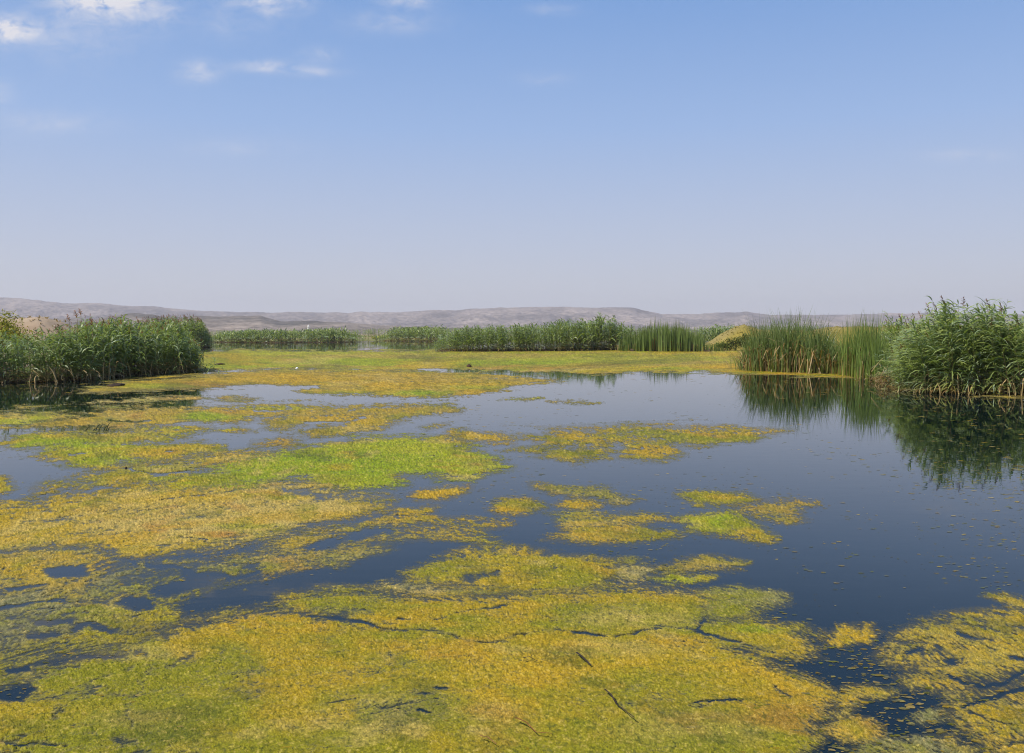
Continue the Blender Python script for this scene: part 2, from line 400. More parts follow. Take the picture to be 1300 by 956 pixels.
def algae_mat(label, pts, base, edge=14, thin=0.0, rag=0.75, cracks=(), holes=(), lacy=(), seed=1, gaps=0.55, thick=0.03):
    """label, outline as seen (px), base colours (two names), edge = width of the ragged rim in px,
       thin = how broken the mat is all over, cracks = [(points, half width)], holes / lacy = outlines of open / broken places"""
    P = np.array(pts, float)
    x0, x1 = P[:, 0].min() - 14, P[:, 0].max() + 14
    y0, y1 = P[:, 1].min() - 6, P[:, 1].max() + 6
    rows = [max(y0, 439.0)]
    while rows[-1] < y1: rows.append(rows[-1] + (0.55 if rows[-1] < 500 else 0.85))
    rows = np.array(rows[::-1]); colsx = np.arange(x0, x1, 1.1)
    PX, PY = np.meshgrid(colsx, rows)
    r = np.random.default_rng(seed)
    PX = PX + r.uniform(-.42, .42, PX.shape)
    PY = PY + r.uniform(-.4, .4, PY.shape) * np.where(PY < 500, .55, .85)
    X, Y = ground(PX, PY)
    dist = np.hypot(X, Y)
    ysc = 2.2
    sd = seg_dist(PX, PY, pts, ysc, True) * np.where(inside(PX, PY, pts), 1, -1)
    n = ragged(X, Y, dist, seed * 17 + 5)
    edge = edge * 2.0
    Fd = np.clip(sd / edge + .12, -1.7, 1.0) - .12 + (rag + .2) * n
    Fd = Fd - (thin if thin > 0 else thin * smooth(-.1, .8, sd / edge))
    brk = np.clip(.9 + 1.1 * fbm(X / (30 * dist / F_PX), Y / (12 * dist ** 2 / (EYE * F_PX)), seed + 55, 3), .5, 1.15)
    wobx, woby = 7 * fbm(PX / 22, PY / 9, seed + 56, 3), 3.2 * fbm(PX / 22, PY / 9, seed + 57, 3)
    depth_in = sd.copy()
    for cp_, w in cracks:
        d = seg_dist(PX + wobx, PY + woby, cp_, 1.7, False)
        Fd = Fd - 1.85 * brk * np.exp(-(d / (w * 1.0)) ** 2)
        depth_in = np.minimum(depth_in, d)
    for hp in holes:
        d = seg_dist(PX, PY, hp, ysc, True) * np.where(inside(PX, PY, hp), 1, -1)
        Fd = Fd - 1.7 * smooth(-10, 8, d + wobx * 1.7)
        depth_in = np.minimum(depth_in, -d)
    for hp, amt in lacy:
        d = seg_dist(PX, PY, hp, ysc, True) * np.where(inside(PX, PY, hp), 1, -1)
        Fd = Fd - amt * smooth(-18, 12, d)
    # strands: a lace of threads at the rims and wherever the mat is thin, all drawn out along the drift
    ux, uy = dist / F_PX, dist ** 2 / (EYE * F_PX)
    XR = X + .35 * fbm(X / 1.1, Y / 1.1, seed + 310, 3)
    YR = Y - .22 * X + .5 * fbm(X / 1.4, Y / 1.4, seed + 311, 3)
    ax = 1 + 2.5 * smooth(20, 80, dist)
    fine = (.8 * vnoise(XR / (14 * ux * ax), YR / (1.9 * uy), seed + 301) + 1.1 * vnoise(XR / (5 * ux * ax), YR / (1.2 * uy), seed + 302) + 1.1 * vnoise(X / (1.8 * ux * ax), Y / (.9 * uy), seed + 303)) / 3.0
    Fl = Fd.copy()
    Fd = Fd + 3.1 * (fine - .5) + (.5 - gaps) * 1.2 + .12
    near = np.clip((60 - dist) / 40, 0, 1)
    # film of drowned weed just under the surface
    veil = .55 * (1 - .85 * smooth(18, 34, dist)) * smooth(-1.25, .3, Fl) * np.clip(.1 + 1.5 * (fine - .15), 0, 1)
    # healed seams where rafts of weed have drifted together
    sm = fbm(X / 1.7, Y / 1.7, seed + 320, 5, .6)
    Fd = Fd - near * 1.0 * np.exp(-(sm / .022) ** 2) * np.clip(2.5 * fbm(X / 2.3, Y / 2.3, seed + 330, 2) + .1, 0, 1)
    cover = 1 - (1 - smooth(-.42, .5, Fd)) * (1 - veil)
    nr, nc = X.shape
    q = grid_faces(nr, nc)
    f = Fd.ravel()
    cv = cover.ravel()
    keep = (cv[q].max(1) > .06)
    q = q[keep]
    used = np.zeros(nr * nc, bool); used[q.ravel()] = True
    remap = np.cumsum(used) - 1
    q = remap[q]
    xs, ys, fs = X.ravel()[used], Y.ravel()[used], f[used]
    dd, px, py = dist.ravel()[used], PX.ravel()[used], PY.ravel()[used]
    rim = np.clip(fs / 0.8, 0, 1); cvr = cv[used]
    lump = 0.016 * fbm(xs / .9, ys / .9, seed + 60, 3) + 0.016 * fbm(xs / .22, ys / .22, seed + 61, 3)
    rr_ = np.random.default_rng(seed + 9)
    grain = (vnoise(xs / .04, ys / .04, seed + 62) - .5) * 0.010 + rr_.uniform(-.5, .5, len(xs)) * np.clip(dd * .0012, .005, .02)
    z = 0.0015 + rim * (thick * .12 + lump * .45 + 0.002) + grain * (0.15 + .85 * rim)
    z = np.maximum(z, 0.001 + .001 * rr_.random(len(xs)))
    # weed colours
    b1, b2 = PAL[base[0]], PAL[base[1]]
    t = np.clip(0.5 + 1.9 * fbm(xs / 1.3, ys / 1.1, seed + 80, 6, .65), 0, 1)[:, None]
    C = b1 * (1 - t) + b2 * t
    wob = 0.55 * fbm(xs / np.maximum(.5, dd * .03), ys / np.maximum(.5, dd * dd * .006), seed + 90, 4)
    for (tx, ty, rx, ry, tcx, st) in TINTS:
        near = (np.abs(px - tx) < rx * 2.2) & (np.abs(py - ty) < ry * 2.2)
        if not near.any(): continue
        rr = np.sqrt(((px[near] - tx) / rx) ** 2 + ((py[near] - ty) / ry) ** 2) + wob[near] * 1.3
        w = (st * smooth(1.35, .45, rr))[:, None]
        C[near] = C[near] * (1 - w) + tcx * w
    # hand-sized clumps of other ages
    for sd_, L, nm, am, th in ((143, 1.5, 'olive', .75, .10), (141, 1.3, 'gold', .6, .12), (142, .6, 'tan', .55, .26), (140, .5, 'dark', .5, .20), (145, .3, 'olive', .5, .22), (144, 1.0, 'rust', .45, .30)):
        LL = np.maximum(L, dd * .035) * (1 + 2.5 * smooth(20, 80, dd))
        w = (am * smooth(th, th + .3, fbm((xs + .2 * ys) / LL, ys / np.maximum(L, dd * dd * .006), seed + sd_, 4, .6)))[:, None]
        C = C * (1 - w) + PAL[nm] * w
    # strand-scale scatter of tints: fresh, bleached and dead threads lie side by side
    axd = 1 + 5 * smooth(20, 80, dd)
    k = vnoise(xs / (np.maximum(.014, dd * .0016) * axd), ys / np.maximum(.02, dd ** 2 * .0004), seed + 120)[:, None]
    k2 = vnoise(xs / (np.maximum(.12, dd * .006) * axd), ys / np.maximum(.10, dd ** 2 * .0012), seed + 121)[:, None]
    C = C * (1 - .45 * np.clip(k2 - .55, 0, 1) * 2) + PAL['olive'] * (.45 * np.clip(k2 - .55, 0, 1) * 2)
    w = np.clip((k - .70) * 3.2, 0, 1) * .45 * (1 - .6 * smooth(25, 70, dd))[:, None]
    C = C * (1 - w) + PAL['tan'] * 1.6 * w
    w = np.clip((.36 - k) * 3.4, 0, 1) * .7 * (1 - .55 * smooth(25, 70, dd))[:, None]
    C = C * (1 - w) + PAL['dark'] * w
    C = C * np.exp(.22 * np.random.default_rng(seed).normal(0, 1, (len(xs), 1)).clip(-2, 2)) * .95
    # wet, thin weed at the rims lies lower and duller
    w = ((1 - np.clip(fs / .7, 0, 1)) * .6)[:, None]
    C = C * (1 - w) + PAL['drab'] * w
    cx, cy = float(np.median(xs)), float(np.median(ys))
    V = np.stack([xs - cx, ys - cy, z], 1)
    o = link('algae_mat', mesh_np('algae_mat', V, [q[:, ::-1]], M_ALGAE, C, False, cvr), None, (cx, cy, 0))
    return tag(o, label, 'algae mat', 'floating algae mats')

FRONT = [(-160, 905), (-60, 895), (0, 888), (45, 868), (75, 847), (110, 837), (150, 836), (215, 803), (290, 783), (360, 772), (370, 760), (430, 748), (470, 752), (520, 758), (620, 762), (700, 753), (780, 746),
         (870, 750), (893, 757), (895, 775), (893, 788), (950, 785), (1000, 797), (1035, 812), (1030, 832), (990, 832), (950, 822), (925, 822), (955, 835), (985, 850), (1010, 860), (1045, 880), (1050, 905), (1030, 915),
         (1035, 935), (1010, 960), (980, 1010), (960, 1060), (-160, 1060)]
algae_mat('huge yellow and olive algae mat filling the foreground, split by a dark winding crack', FRONT, ('yellow', 'olive'), 13, -.15, .62, seed=1, gaps=.545,
    cracks=[([(430, 787), (457, 790), (485, 799), (515, 801), (550, 800), (580, 811), (612, 817), (640, 815), (656, 807), (686, 804), (712, 798), (732, 804), (776, 810), (802, 805), (815, 799), (843, 796), (871, 798), (901, 806), (940, 817)], 3.6),
            ([(550, 788), (565, 785), (575, 781), (590, 775), (612, 774), (650, 769)], 2.2), ([(893, 785), (885, 800)], 2.5), ([(385, 782), (432, 786)], 4), ([(880, 894), (894, 891), (945, 889)], 3.5), ([(-40, 940), (0, 942), (25, 946), (57, 944), (85, 947)], 4),
            ([(530, 878), (541, 880)], 5), ([(552, 872), (566, 874)], 4), ([(985, 872), (1003, 885)], 4), ([(415, 893), (452, 887)], 2), ([(505, 785), (520, 786)], 2.4), ([(530, 903), (545, 906)], 3), ([(100, 833), (140, 835)], 2.5)],
    holes=[[(-160, 884), (0, 872), (32, 866), (44, 876), (28, 890), (0, 886), (-160, 895)], [(62, 914), (68, 897), (86, 894), (78, 905), (72, 918)]],
    lacy=[([(380, 775), (470, 770), (500, 800), (400, 805)], .45), ([(300, 825), (340, 855), (330, 890), (290, 885)], .35), ([(30, 880), (120, 868), (110, 892), (50, 895)], .5)])
algae_mat('wide straw yellow algae mat at left below the bright green one', [(-160, 648), (0, 631), (35, 625), (60, 614), (112, 612), (118, 606), (170, 592), (240, 583), (320, 572), (337, 577), (250, 600), (195, 621), (240, 626), (330, 617),
    (350, 615), (420, 615), (425, 620), (360, 624), (385, 631), (430, 631), (500, 634), (497, 641), (450, 654), (400, 667), (365, 678), (330, 690), (280, 700), (210, 706), (150, 703), (128, 692), (60, 694), (0, 698), (-160, 706)],
    ('yellow', 'tan'), 10, -.08, .62, seed=2, gaps=.54, lacy=[([(-160, 640), (60, 615), (200, 590), (330, 572), (250, 605), (110, 640), (0, 655), (-160, 660)], .5), ([(200, 690), (360, 670), (420, 660), (330, 695), (220, 710)], .55)],
    cracks=[([(55, 628), (95, 625), (140, 618)], 4), ([(200, 635), (250, 629), (325, 620)], 1.6), ([(215, 681), (260, 685)], 1.6), ([(120, 588), (200, 603), (240, 598)], 2)], holes=[[(0, 626), (30, 624), (25, 629), (0, 631)]])
algae_mat('broken grey olive algae mat with dark streaks of open water at lower left', [(-160, 700), (0, 698), (110, 693), (150, 704), (280, 701), (362, 679), (387, 670), (450, 659), (505, 645), (540, 640), (563, 640), (556, 647), (558, 657), (607, 659),
    (647, 660), (650, 671), (625, 675), (632, 690), (607, 695), (575, 692), (537, 690), (515, 692), (485, 704), (470, 705), (452, 715), (435, 722), (400, 720), (370, 732), (325, 747), (290, 752), (255, 760), (222, 770), (240, 787),
    (222, 799), (150, 834), (110, 835), (75, 845), (45, 866), (0, 872), (-160, 888)], ('yellow', 'drab'), 10, .74, .85, seed=3, gaps=.57,
    holes=[[(388, 697), (405, 688), (432, 686), (425, 694), (400, 700)], [(195, 752), (235, 736), (240, 728), (285, 730), (270, 736), (245, 746), (212, 756)], [(152, 770), (165, 758), (190, 760), (193, 772), (175, 776)], [(305, 722), (330, 716), (325, 722)],
           [(430, 684), (470, 674), (492, 672), (450, 686)], [(55, 722), (100, 721), (105, 728), (70, 733)]],
    cracks=[([(92, 801), (115, 791), (142, 801)], 5), ([(50, 790), (87, 790)], 4), ([(37, 807), (72, 806)], 5), ([(107, 835), (137, 834)], 3), ([(12, 852), (36, 849)], 4), ([(120, 690), (148, 703), (170, 715)], 5), ([(190, 718), (240, 724)], 4), ([(290, 735), (330, 725)], 4),
            ([(395, 668), (450, 660), (480, 652)], 3), ([(110, 745), (120, 742)], 4), ([(10, 748), (60, 742)], 4), ([(0, 770), (80, 762)], 3)],
    lacy=[([(150, 700), (330, 690), (330, 745), (180, 760), (140, 730)], .35), ([(420, 670), (640, 655), (630, 695), (420, 720)], .22)])
algae_mat('bright green algae mat, long and pointed at its left end', [(187, 621), (215, 612), (237, 606), (262, 600), (285, 592), (300, 585), (325, 580), (375, 573), (407, 567), (445, 557), (465, 555.5), (515, 557), (550, 557), (577, 561), (602, 572), (622, 580), (645, 592),
    (620, 598), (595, 609), (557, 609), (565, 602), (505, 602), (508, 614), (475, 620), (442, 622), (420, 615), (400, 612), (392, 606), (370, 606), (350, 611), (325, 615), (270, 618), (220, 623)], ('green', 'lime'), 9, -.2, .6, seed=4, gaps=.5)
algae_mat('green and rusty yellow algae mat with a scalloped lower edge at left', [(-160, 566), (0, 560), (25, 556), (60, 552), (105, 549), (160, 547), (200, 545), (250, 543), (260, 544), (240, 552), (215, 559), (175, 563), (215, 563), (250, 562), (277, 567), (275, 574), (245, 577), (190, 585), (150, 587),
    (130, 594), (92, 590), (87, 582), (65, 581), (52, 575), (55, 569), (22, 570), (0, 566), (-160, 574)], ('yellow', 'lime'), 8, -.05, .6, seed=5, cracks=[([(215, 573), (222, 574)], 3), ([(90, 578), (105, 576)], 3)])
algae_mat('short yellow green algae strip under the reed reflection at left', [(-160, 530), (0, 524), (80, 525), (97, 527), (60, 535), (30, 540), (0, 541), (-160, 548)], ('lime', 'yellow'), 7, 0, .5, seed=6)
algae_mat('long brownish yellow algae mat with forked left end below the open channel', [(47, 541), (60, 534), (115, 527), (125, 522), (150, 519), (250, 515), (325, 513), (367, 512), (450, 515), (537, 515), (565, 516), (581, 521), (550, 526), (512, 532), (495, 539), (485, 545), (450, 550), (420, 555), (385, 556),
    (382, 552), (407, 542), (440, 537), (400, 538), (355, 545), (340, 542), (342, 534), (370, 527), (325, 529), (300, 536), (240, 534), (225, 535), (222, 542), (140, 543)], ('yellow', 'brown'), 7, .02, .62, seed=7,
    cracks=[([(387, 538), (430, 536), (465, 532)], 3), ([(140, 533), (190, 535)], 2.4), ([(325, 522), (370, 520)], 2)])
algae_mat('tiny flat yellow algae strip beside the forked mat', [(270, 546), (300, 543.5), (322, 547), (300, 549.5)], ('yellow', 'lime'), 4, 0, .4, seed=8)
algae_mat('small olive and gold algae scrap above the bright green mat', [(320, 561), (345, 558), (360, 555), (382, 558), (380, 565), (350, 566), (322, 565)], ('gold', 'olive'), 6, .1, .6, seed=9)
algae_mat('vast yellow green algae sheet reaching back to the middle reed bed', [(200, 450), (240, 448.2), (262, 446.2), (350, 446), (450, 445.4), (545, 444.8), (560, 446), (700, 445), (800, 443), (905, 446), (935, 445), (1010, 446), (1010, 470), (956, 470.5), (917, 471), (874, 472), (831, 471.5), (766, 473.5), (710, 474), (667, 473),
    (600, 471), (500, 469.5), (420, 468.7), (340, 467.5), (300, 469), (262, 471.5), (235, 473), (200, 470)], ('lime', 'brown'), 5, -1.0, .35, seed=10, gaps=.44, lacy=[([(540, 465), (700, 466), (720, 474), (560, 472)], .95), ([(860, 460), (940, 456), (940, 463), (870, 466)], .5)])
algae_mat('rust orange algae mat with a green lower rim beyond the open channel', [(100, 499), (125, 492), (170, 485), (235, 480), (275, 475.5), (340, 470), (420, 469.5), (520, 470.5), (600, 472), (660, 476), (719, 483), (690, 487), (658, 489), (624, 498), (590, 502), (559, 504), (499, 502), (465, 500.5), (400, 500), (375, 497.5),
    (400, 491), (330, 489), (300, 490), (258, 494), (200, 495.5), (150, 497.5)], ('brown', 'yellow'), 5, -.6, .45, seed=11, gaps=.48, lacy=[([(560, 470), (720, 474), (730, 484), (600, 480)], .75), ([(270, 484), (420, 481), (420, 494), (300, 494)], .6)])
algae_mat('narrow green algae strip at the foot of the left reed bed', [(125, 482), (180, 479), (240, 474), (258, 472.5), (256, 475), (235, 478), (180, 482), (135, 484.5)], ('green', 'gold'), 4, -.1, .4, seed=12)
algae_mat('pale drab algae strip lying across the reed reflection', [(72, 512), (140, 507), (200, 503.5), (252, 504), (250, 508), (180, 510), (120, 513)], ('pale', 'tan'), 4, .2, .5, seed=13)
algae_mat('thin pale algae thread low in the reed reflection at far left', [(20, 517), (50, 515), (73, 515), (60, 517.5), (30, 518.5)], ('pale', 'tan'), 3, .05, .4, seed=14)
algae_mat('thin pale green algae streak under the drab strip', [(112, 516.5), (140, 514.5), (192, 514), (185, 516.5), (140, 518)], ('pale', 'lime'), 3, .05, .4, seed=15)
algae_mat('small drab yellow algae islet in the bright open channel', [(262, 505.5), (290, 503), (330, 505), (322, 507.5), (285, 508.5)], ('yellow', 'drab'), 4, 0, .4, seed=16)
algae_mat('orange and green spear shaped algae mat on the middle water', [(670, 541), (727, 538), (782, 540), (822, 541), (865, 542), (915, 542), (958, 544), (1004, 547), (982, 551), (970, 556), (955, 563), (915, 565), (905, 568), (862, 567), (862, 576), (835, 582), (785, 581), (788, 573), (783, 566), (770, 578), (779, 583), (730, 590),
    (693, 584), (660, 575), (640, 573), (650, 566), (690, 560), (650, 554), (655, 549), (690, 552), (690, 546)], ('gold', 'olive'), 8, .25, .65, seed=17, lacy=[([(640, 536), (780, 536), (785, 592), (640, 592)], .38)])
algae_mat('small gold algae scrap left of the spear shaped mat', [(560, 553), (575, 545), (592, 545), (612, 550), (647, 554), (650, 561), (625, 561), (592, 559), (578, 557)], ('gold', 'yellow'), 6, .15, .6, seed=18)
algae_mat('tiny dark olive algae streak on the bright middle water', [(534, 542.5), (545, 540), (568, 538), (560, 542), (540, 544.5)], ('olive', 'brown'), 4, .1, .4, seed=19)
algae_mat('faint brown algae veil spread over the middle water', [(672, 613), (690, 615), (720, 618), (770, 620), (785, 627), (815, 633), (798, 644), (780, 645), (765, 636), (720, 631), (690, 628)], ('brown', 'drab'), 7, .32, .65, seed=20)
algae_mat('rounded gold algae islet with ragged ends in the middle water', [(628, 648), (640, 636), (665, 635), (687, 642), (665, 652), (640, 652)], ('gold', 'brown'), 7, .05, .6, seed=21)
algae_mat('small clean gold algae islet below the brown veil', [(713, 640), (725, 636), (745, 636), (756, 641), (740, 645), (720, 644)], ('gold', 'yellow'), 6, -.1, .5, seed=22)
algae_mat('wispy greyish algae veil with pale strands above the long gold islet', [(695, 654), (740, 645), (772, 655), (830, 652), (872, 662), (820, 664), (760, 670), (715, 672)], ('drab', 'tan'), 8, .42, .7, seed=23)
algae_mat('long gold algae islet with a grey fringe at its left end', [(690, 686), (728, 671), (780, 667), (820, 670), (872, 675), (855, 683), (800, 687), (740, 688)], ('gold', 'brown'), 8, -.05, .5, seed=24, lacy=[([(660, 665), (730, 665), (728, 692), (660, 692)], .6), ([(825, 668), (880, 668), (880, 686), (830, 686)], .35)])
algae_mat('small olive and gold algae islet on the open dark water at right', [(866, 627), (890, 622), (930, 626), (957, 634), (930, 640), (890, 639)], ('yellow', 'olive'), 7, .05, .55, seed=25)
algae_mat('wedge shaped algae islet, green on top and straw at its right tip', [(866, 660), (890, 655), (925, 650), (950, 660), (980, 682), (970, 686), (940, 680), (895, 676)], ('lime', 'pale'), 7, -.05, .5, seed=26)
algae_mat('rusty algae islet touching the green wedge from behind', [(930, 648), (960, 638), (1000, 636), (1034, 640), (1012, 645), (1018, 658), (1000, 665), (975, 660), (958, 655)], ('brown', 'gold'), 8, .15, .62, seed=27)
algae_mat('oval olive green algae mat with a dark notch just above the foreground mat', [(515, 728), (540, 718), (570, 705), (600, 697), (650, 695), (690, 702), (740, 710), (776, 716), (780, 730), (745, 745), (700, 750), (650, 750), (600, 745), (575, 738), (530, 735)], ('yellow', 'olive'), 9, -.05, .6, seed=28,
    holes=[[(586, 734), (600, 728), (630, 726), (622, 734), (600, 737)]], gaps=.54, cracks=[([(698, 721), (708, 722)], 3)])
algae_mat('small gold algae islet below the bright green mat', [(525, 630), (540, 622), (565, 618), (596, 618), (590, 625), (565, 632), (530, 634)], ('gold', 'tan'), 6, 0, .55, seed=29)
algae_mat('gold algae islet with a brown right half near the foreground mat', [(835, 722), (865, 717), (870, 710), (900, 707), (946, 714), (935, 722), (895, 726), (845, 728)], ('gold', 'brown'), 8, .05, .6, seed=30)
algae_mat('pale lime algae islet just below a gold one', [(828, 735), (850, 731), (905, 733), (893, 738), (850, 740)], ('lime', 'tan'), 5, 0, .5, seed=31)
algae_mat('grey lacy algae veil beside the oval olive mat', [(770, 716), (800, 708), (835, 720), (838, 738), (800, 742), (780, 735)], ('drab', 'tan'), 9, .5, .75, seed=32)
algae_mat('dull brown lacy algae patch off the upper right corner of the foreground mat', [(893, 752), (940, 745), (990, 750), (994, 764), (960, 772), (930, 788), (900, 782)], ('drab', 'olive'), 10, .3, .7, seed=33, gaps=.6)
algae_mat('thin drab algae veil in the channel behind the foreground mat', [(440, 745), (500, 738), (570, 738), (620, 748), (700, 752), (600, 758), (520, 756), (470, 750)], ('drab', 'tan'), 8, .5, .75, seed=34)
algae_mat('small solid gold algae islet off the tip of the foreground mat', [(1050, 803), (1075, 797), (1100, 795), (1114, 804), (1105, 815), (1065, 821), (1057, 813)], ('gold', 'yellow'), 8, -.1, .5, seed=35)
algae_mat('large swirled gold algae mat at the lower right corner', [(1105, 815), (1118, 807), (1157, 789), (1189, 787), (1211, 779), (1239, 777), (1310, 776), (1380, 772), (1450, 784), (1530, 812), (1590, 868), (1640, 930), (1610, 1000), (1560, 1060), (1330, 1060), (1290, 985), (1263, 957), (1248, 942), (1216, 925), (1197, 907), (1189, 893), (1162, 880), (1142, 866), (1108, 846), (1104, 834)], ('yellow', 'pale'), 12, .3, .8, seed=36, gaps=.57,
    cracks=[([(1214, 803), (1235, 808), (1258, 814)], 4), ([(1188, 820), (1202, 831)], 5), ([(1205, 841), (1216, 843)], 6), ([(1202, 858), (1225, 868), (1251, 873), (1275, 868), (1300, 852)], 3), ([(1226, 898), (1245, 890), (1268, 884), (1300, 875)], 4), ([(1236, 905), (1268, 918), (1300, 924)], 3), ([(1285, 835), (1310, 838)], 5), ([(1245, 796), (1290, 806)], 3), ([(1155, 828), (1170, 825)], 4), ([(1280, 945), (1310, 940)], 6)],
    lacy=[([(1100, 800), (1180, 785), (1180, 850), (1100, 850)], .3), ([(1215, 845), (1300, 840), (1300, 870), (1230, 880)], .25)])
algae_mat('narrow gold algae hook at the right edge above the swirled mat', [(1252, 757), (1275, 756), (1300, 764), (1330, 772), (1285, 774), (1273, 763)], ('gold', 'pale'), 6, .1, .6, seed=37)
algae_mat('gold topped algae islet between the two big near mats', [(1055, 882), (1075, 874), (1105, 872), (1132, 877), (1130, 887), (1100, 888), (1082, 899), (1060, 899)], ('pale', 'gold'), 9, .15, .7, seed=38)
algae_mat('rounded straw algae islet near the bottom edge between the big mats', [(1057, 927), (1075, 915), (1100, 914), (1113, 930), (1105, 940), (1075, 939)], ('yellow', 'tan'), 8, .05, .6, seed=39)
algae_mat('small drab algae tuft between two near islets', [(1056, 905), (1075, 898), (1082, 909), (1066, 914)], ('pale', 'yellow'), 6, .1, .6, seed=40)
algae_mat('broken drab algae scrap on the dark near water', [(1148, 914), (1180, 904), (1197, 914), (1172, 926)], ('drab', 'pale'), 9, .3, .75, seed=41)
algae_mat('loose algae crumbs drifting along the bottom edge', [(1080, 950), (1130, 935), (1210, 930), (1245, 950), (1250, 985), (1080, 985)], ('drab', 'pale'), 12, .72, .85, seed=42)
algae_mat('small green algae corner at the far left edge', [(-120, 616), (0, 608), (12, 613), (16, 621), (0, 628), (-120, 634)], ('green', 'gold'), 6, -.05, .5, seed=43)
algae_mat('thin green algae streak on the bright water, left of its longer twin', [(632, 508), (650, 505.5), (692, 505), (665, 508.5)], ('olive', 'lime'), 3, .05, .4, seed=44)
algae_mat('longer brownish green algae streak on the bright water', [(693, 509.5), (720, 508.5), (766, 511), (745, 513.5), (710, 512.5)], ('olive', 'brown'), 3, .05, .4, seed=45)
algae_mat('gold algae rim along the foot of the tall cattails', [(905, 471), (945, 466), (960, 469), (1040, 472.5), (1090, 475), (1092, 479), (1000, 477), (930, 474)], ('gold', 'olive'), 4, -.3, .4, seed=46)
algae_mat('orange algae rim along the foot of the big right reeds', [(1238, 502), (1262, 500), (1330, 499.5), (1420, 501), (1420, 506), (1260, 505)], ('gold', 'brown'), 4, 0, .5, seed=47)

def flecks(n, seed):
    """scraps of weed adrift on the open water, nobody could count them"""
    r = np.random.default_rng(seed)
    px, py = r.uniform(-80, 1380, n), HORIZON + 45 + 520 * r.random(n) ** 1.25
    x, y = ground(px, py)
    dens = 0.47 + 1.35 * fbm(x / 1.6, y / 3.0, 77, 5, .65) + np.where((px > 1030) & (py > 800), .35, 0) + np.where((px < 900) & (py > 600), .15, 0) + np.where((px > 680) & (py > 590), .16, 0) - np.where(py < 560, .06, 0)
    k = r.random(n) < np.clip(dens * 1.3 - .45, 0.015, 1)
    x, y = x[k], y[k]; n = len(x); d = np.hypot(x, y)
    s = np.maximum(.007, d * .00085) * (0.5 + 1.9 * r.random(n) ** 3)
    V, C, Q = [], [], []
    a0 = r.uniform(0, 6.28, n)
    m = 6
    for i in range(m):
        a = a0 + i * 2 * np.pi / m + r.uniform(-.35, .35, n)
        rr = s * r.uniform(.45, 1.25, n)
        lim = np.minimum(rr, .5)
        V.append(np.stack([x + lim * np.cos(a) * 2.0, y + np.maximum(lim, 0) * np.sin(a) * (1 + d * .02), np.full(n, .002) + r.uniform(0, .002, n)], 1))
    V = np.stack(V, 1).reshape(-1, 3)
    F = np.arange(n)[:, None] * m + np.arange(m)[None, :]
    pal = np.stack([PAL['tan'], PAL['yellow'], PAL['drab'], PAL['pale'], PAL['olive']])
    c = pal[r.integers(0, 5, n)] * r.uniform(.6, 1.15, (n, 1))
    C = np.repeat(c, m, 0)
    o = link('algae_flecks', mesh_np('algae_flecks', V, [F], M_ALGAE, C, False, np.full(len(V), .6)))
    tag(o, 'scattered crumbs of algae adrift on the open water', None, None, 'stuff')
flecks(34000, 5)

# ------------------------------------------------------------------ reeds and cattails
G1, G2, G3 = np.array([.17, .235, .075]), np.array([.29, .34, .085]), np.array([.24, .31, .17])
TAN, DRY, RUST = np.array([.40, .29, .13]), np.array([.30, .18, .06]), np.array([.22, .10, .04])
class Soup:
    def __init__(self): self.v, self.q, self.t, self.c = [], [], [], []
    def strip(self, pts, sides, widths, cols):
        """a blade: pts along its length, the last one its tip"""
        b0 = len(self.v); n = len(pts)
        for i in range(n - 1):
            w = sides[i] * widths[i] * .5
            self.v += [pts[i] - w, pts[i] + w]; self.c += [cols[i], cols[i]]
        self.v.append(pts[-1]); self.c.append(cols[-1])
        for i in range(n - 2):
            a = b0 + 2 * i; self.q.append((a, a + 1, a + 3, a + 2))
        a = b0 + 2 * (n - 2); self.t.append((a, a + 1, b0 + 2 * (n - 1)))
    def rod(self, pts, radii, cols, k=3):
        b0 = len(self.v)
        for p, r_, c in zip(pts, radii, cols):
            for j in range(k):
                a = 2 * math.pi * j / k
                self.v.append(p + np.array([math.cos(a) * r_, math.sin(a) * r_, 0])); self.c.append(c)
        for i in range(len(pts) - 1):
            for j in range(k):
                a, b_ = b0 + i * k + j, b0 + i * k + (j + 1) % k
                self.q.append((a, b_, b_ + k, a + k))
    def arrays(self): return np.array(self.v), np.array(self.q, int).reshape(-1, 4), np.array(self.t, int).reshape(-1, 3), np.array(self.c)
    def mesh(self, name, mat):
        v, q, t, c = self.arrays(); return mesh_np(name, v, [q, t], mat, c)

def leaf(s, base, az, length, width, el, droop, col, r, n=4, tipcol=None):
    p = np.array(base, float); pts, sd, wd, cs = [p.copy()], [], [], [col]
    h = np.array([math.cos(az), math.sin(az), 0]); sv = np.array([-math.sin(az), math.cos(az), 0])
    roll = r.normal(0, .5)
    prof = [.55, 1, .85, .5, .3, .2]
    for i in range(n):
        e = el - droop * ((i + .5) / n)
        p = p + length / n * (math.cos(e) * h + np.array([0, 0, math.sin(e)]))
        pts.append(p.copy())
        nrm = -math.sin(e) * h + np.array([0, 0, math.cos(e)])
        sd.append(sv * math.cos(roll) + nrm * math.sin(roll)); wd.append(width * prof[i])
        f = (i + 1) / n
        cs.append(col if tipcol is None else col * (1 - f) + tipcol * f)
    s.strip(pts, sd, wd, cs)
def plume(s, base, az, size, r, n=16):
    h = np.array([math.cos(az), math.sin(az), 0])
    c0 = RUST * r.uniform(.7, 1.2) + np.array([.05, .03, .02]) * r.random()
    for i in range(n):
        t = i / n
        p = np.array(base) + h * size * .35 * t * t + np.array([0, 0, size * .8 * t])
        leaf(s, p, az + r.normal(0, .9), size * (.55 - .3 * t), size * .085, 1.1 + r.normal(0, .2), 1.5, c0 * r.uniform(.7, 1.3), r, 2)
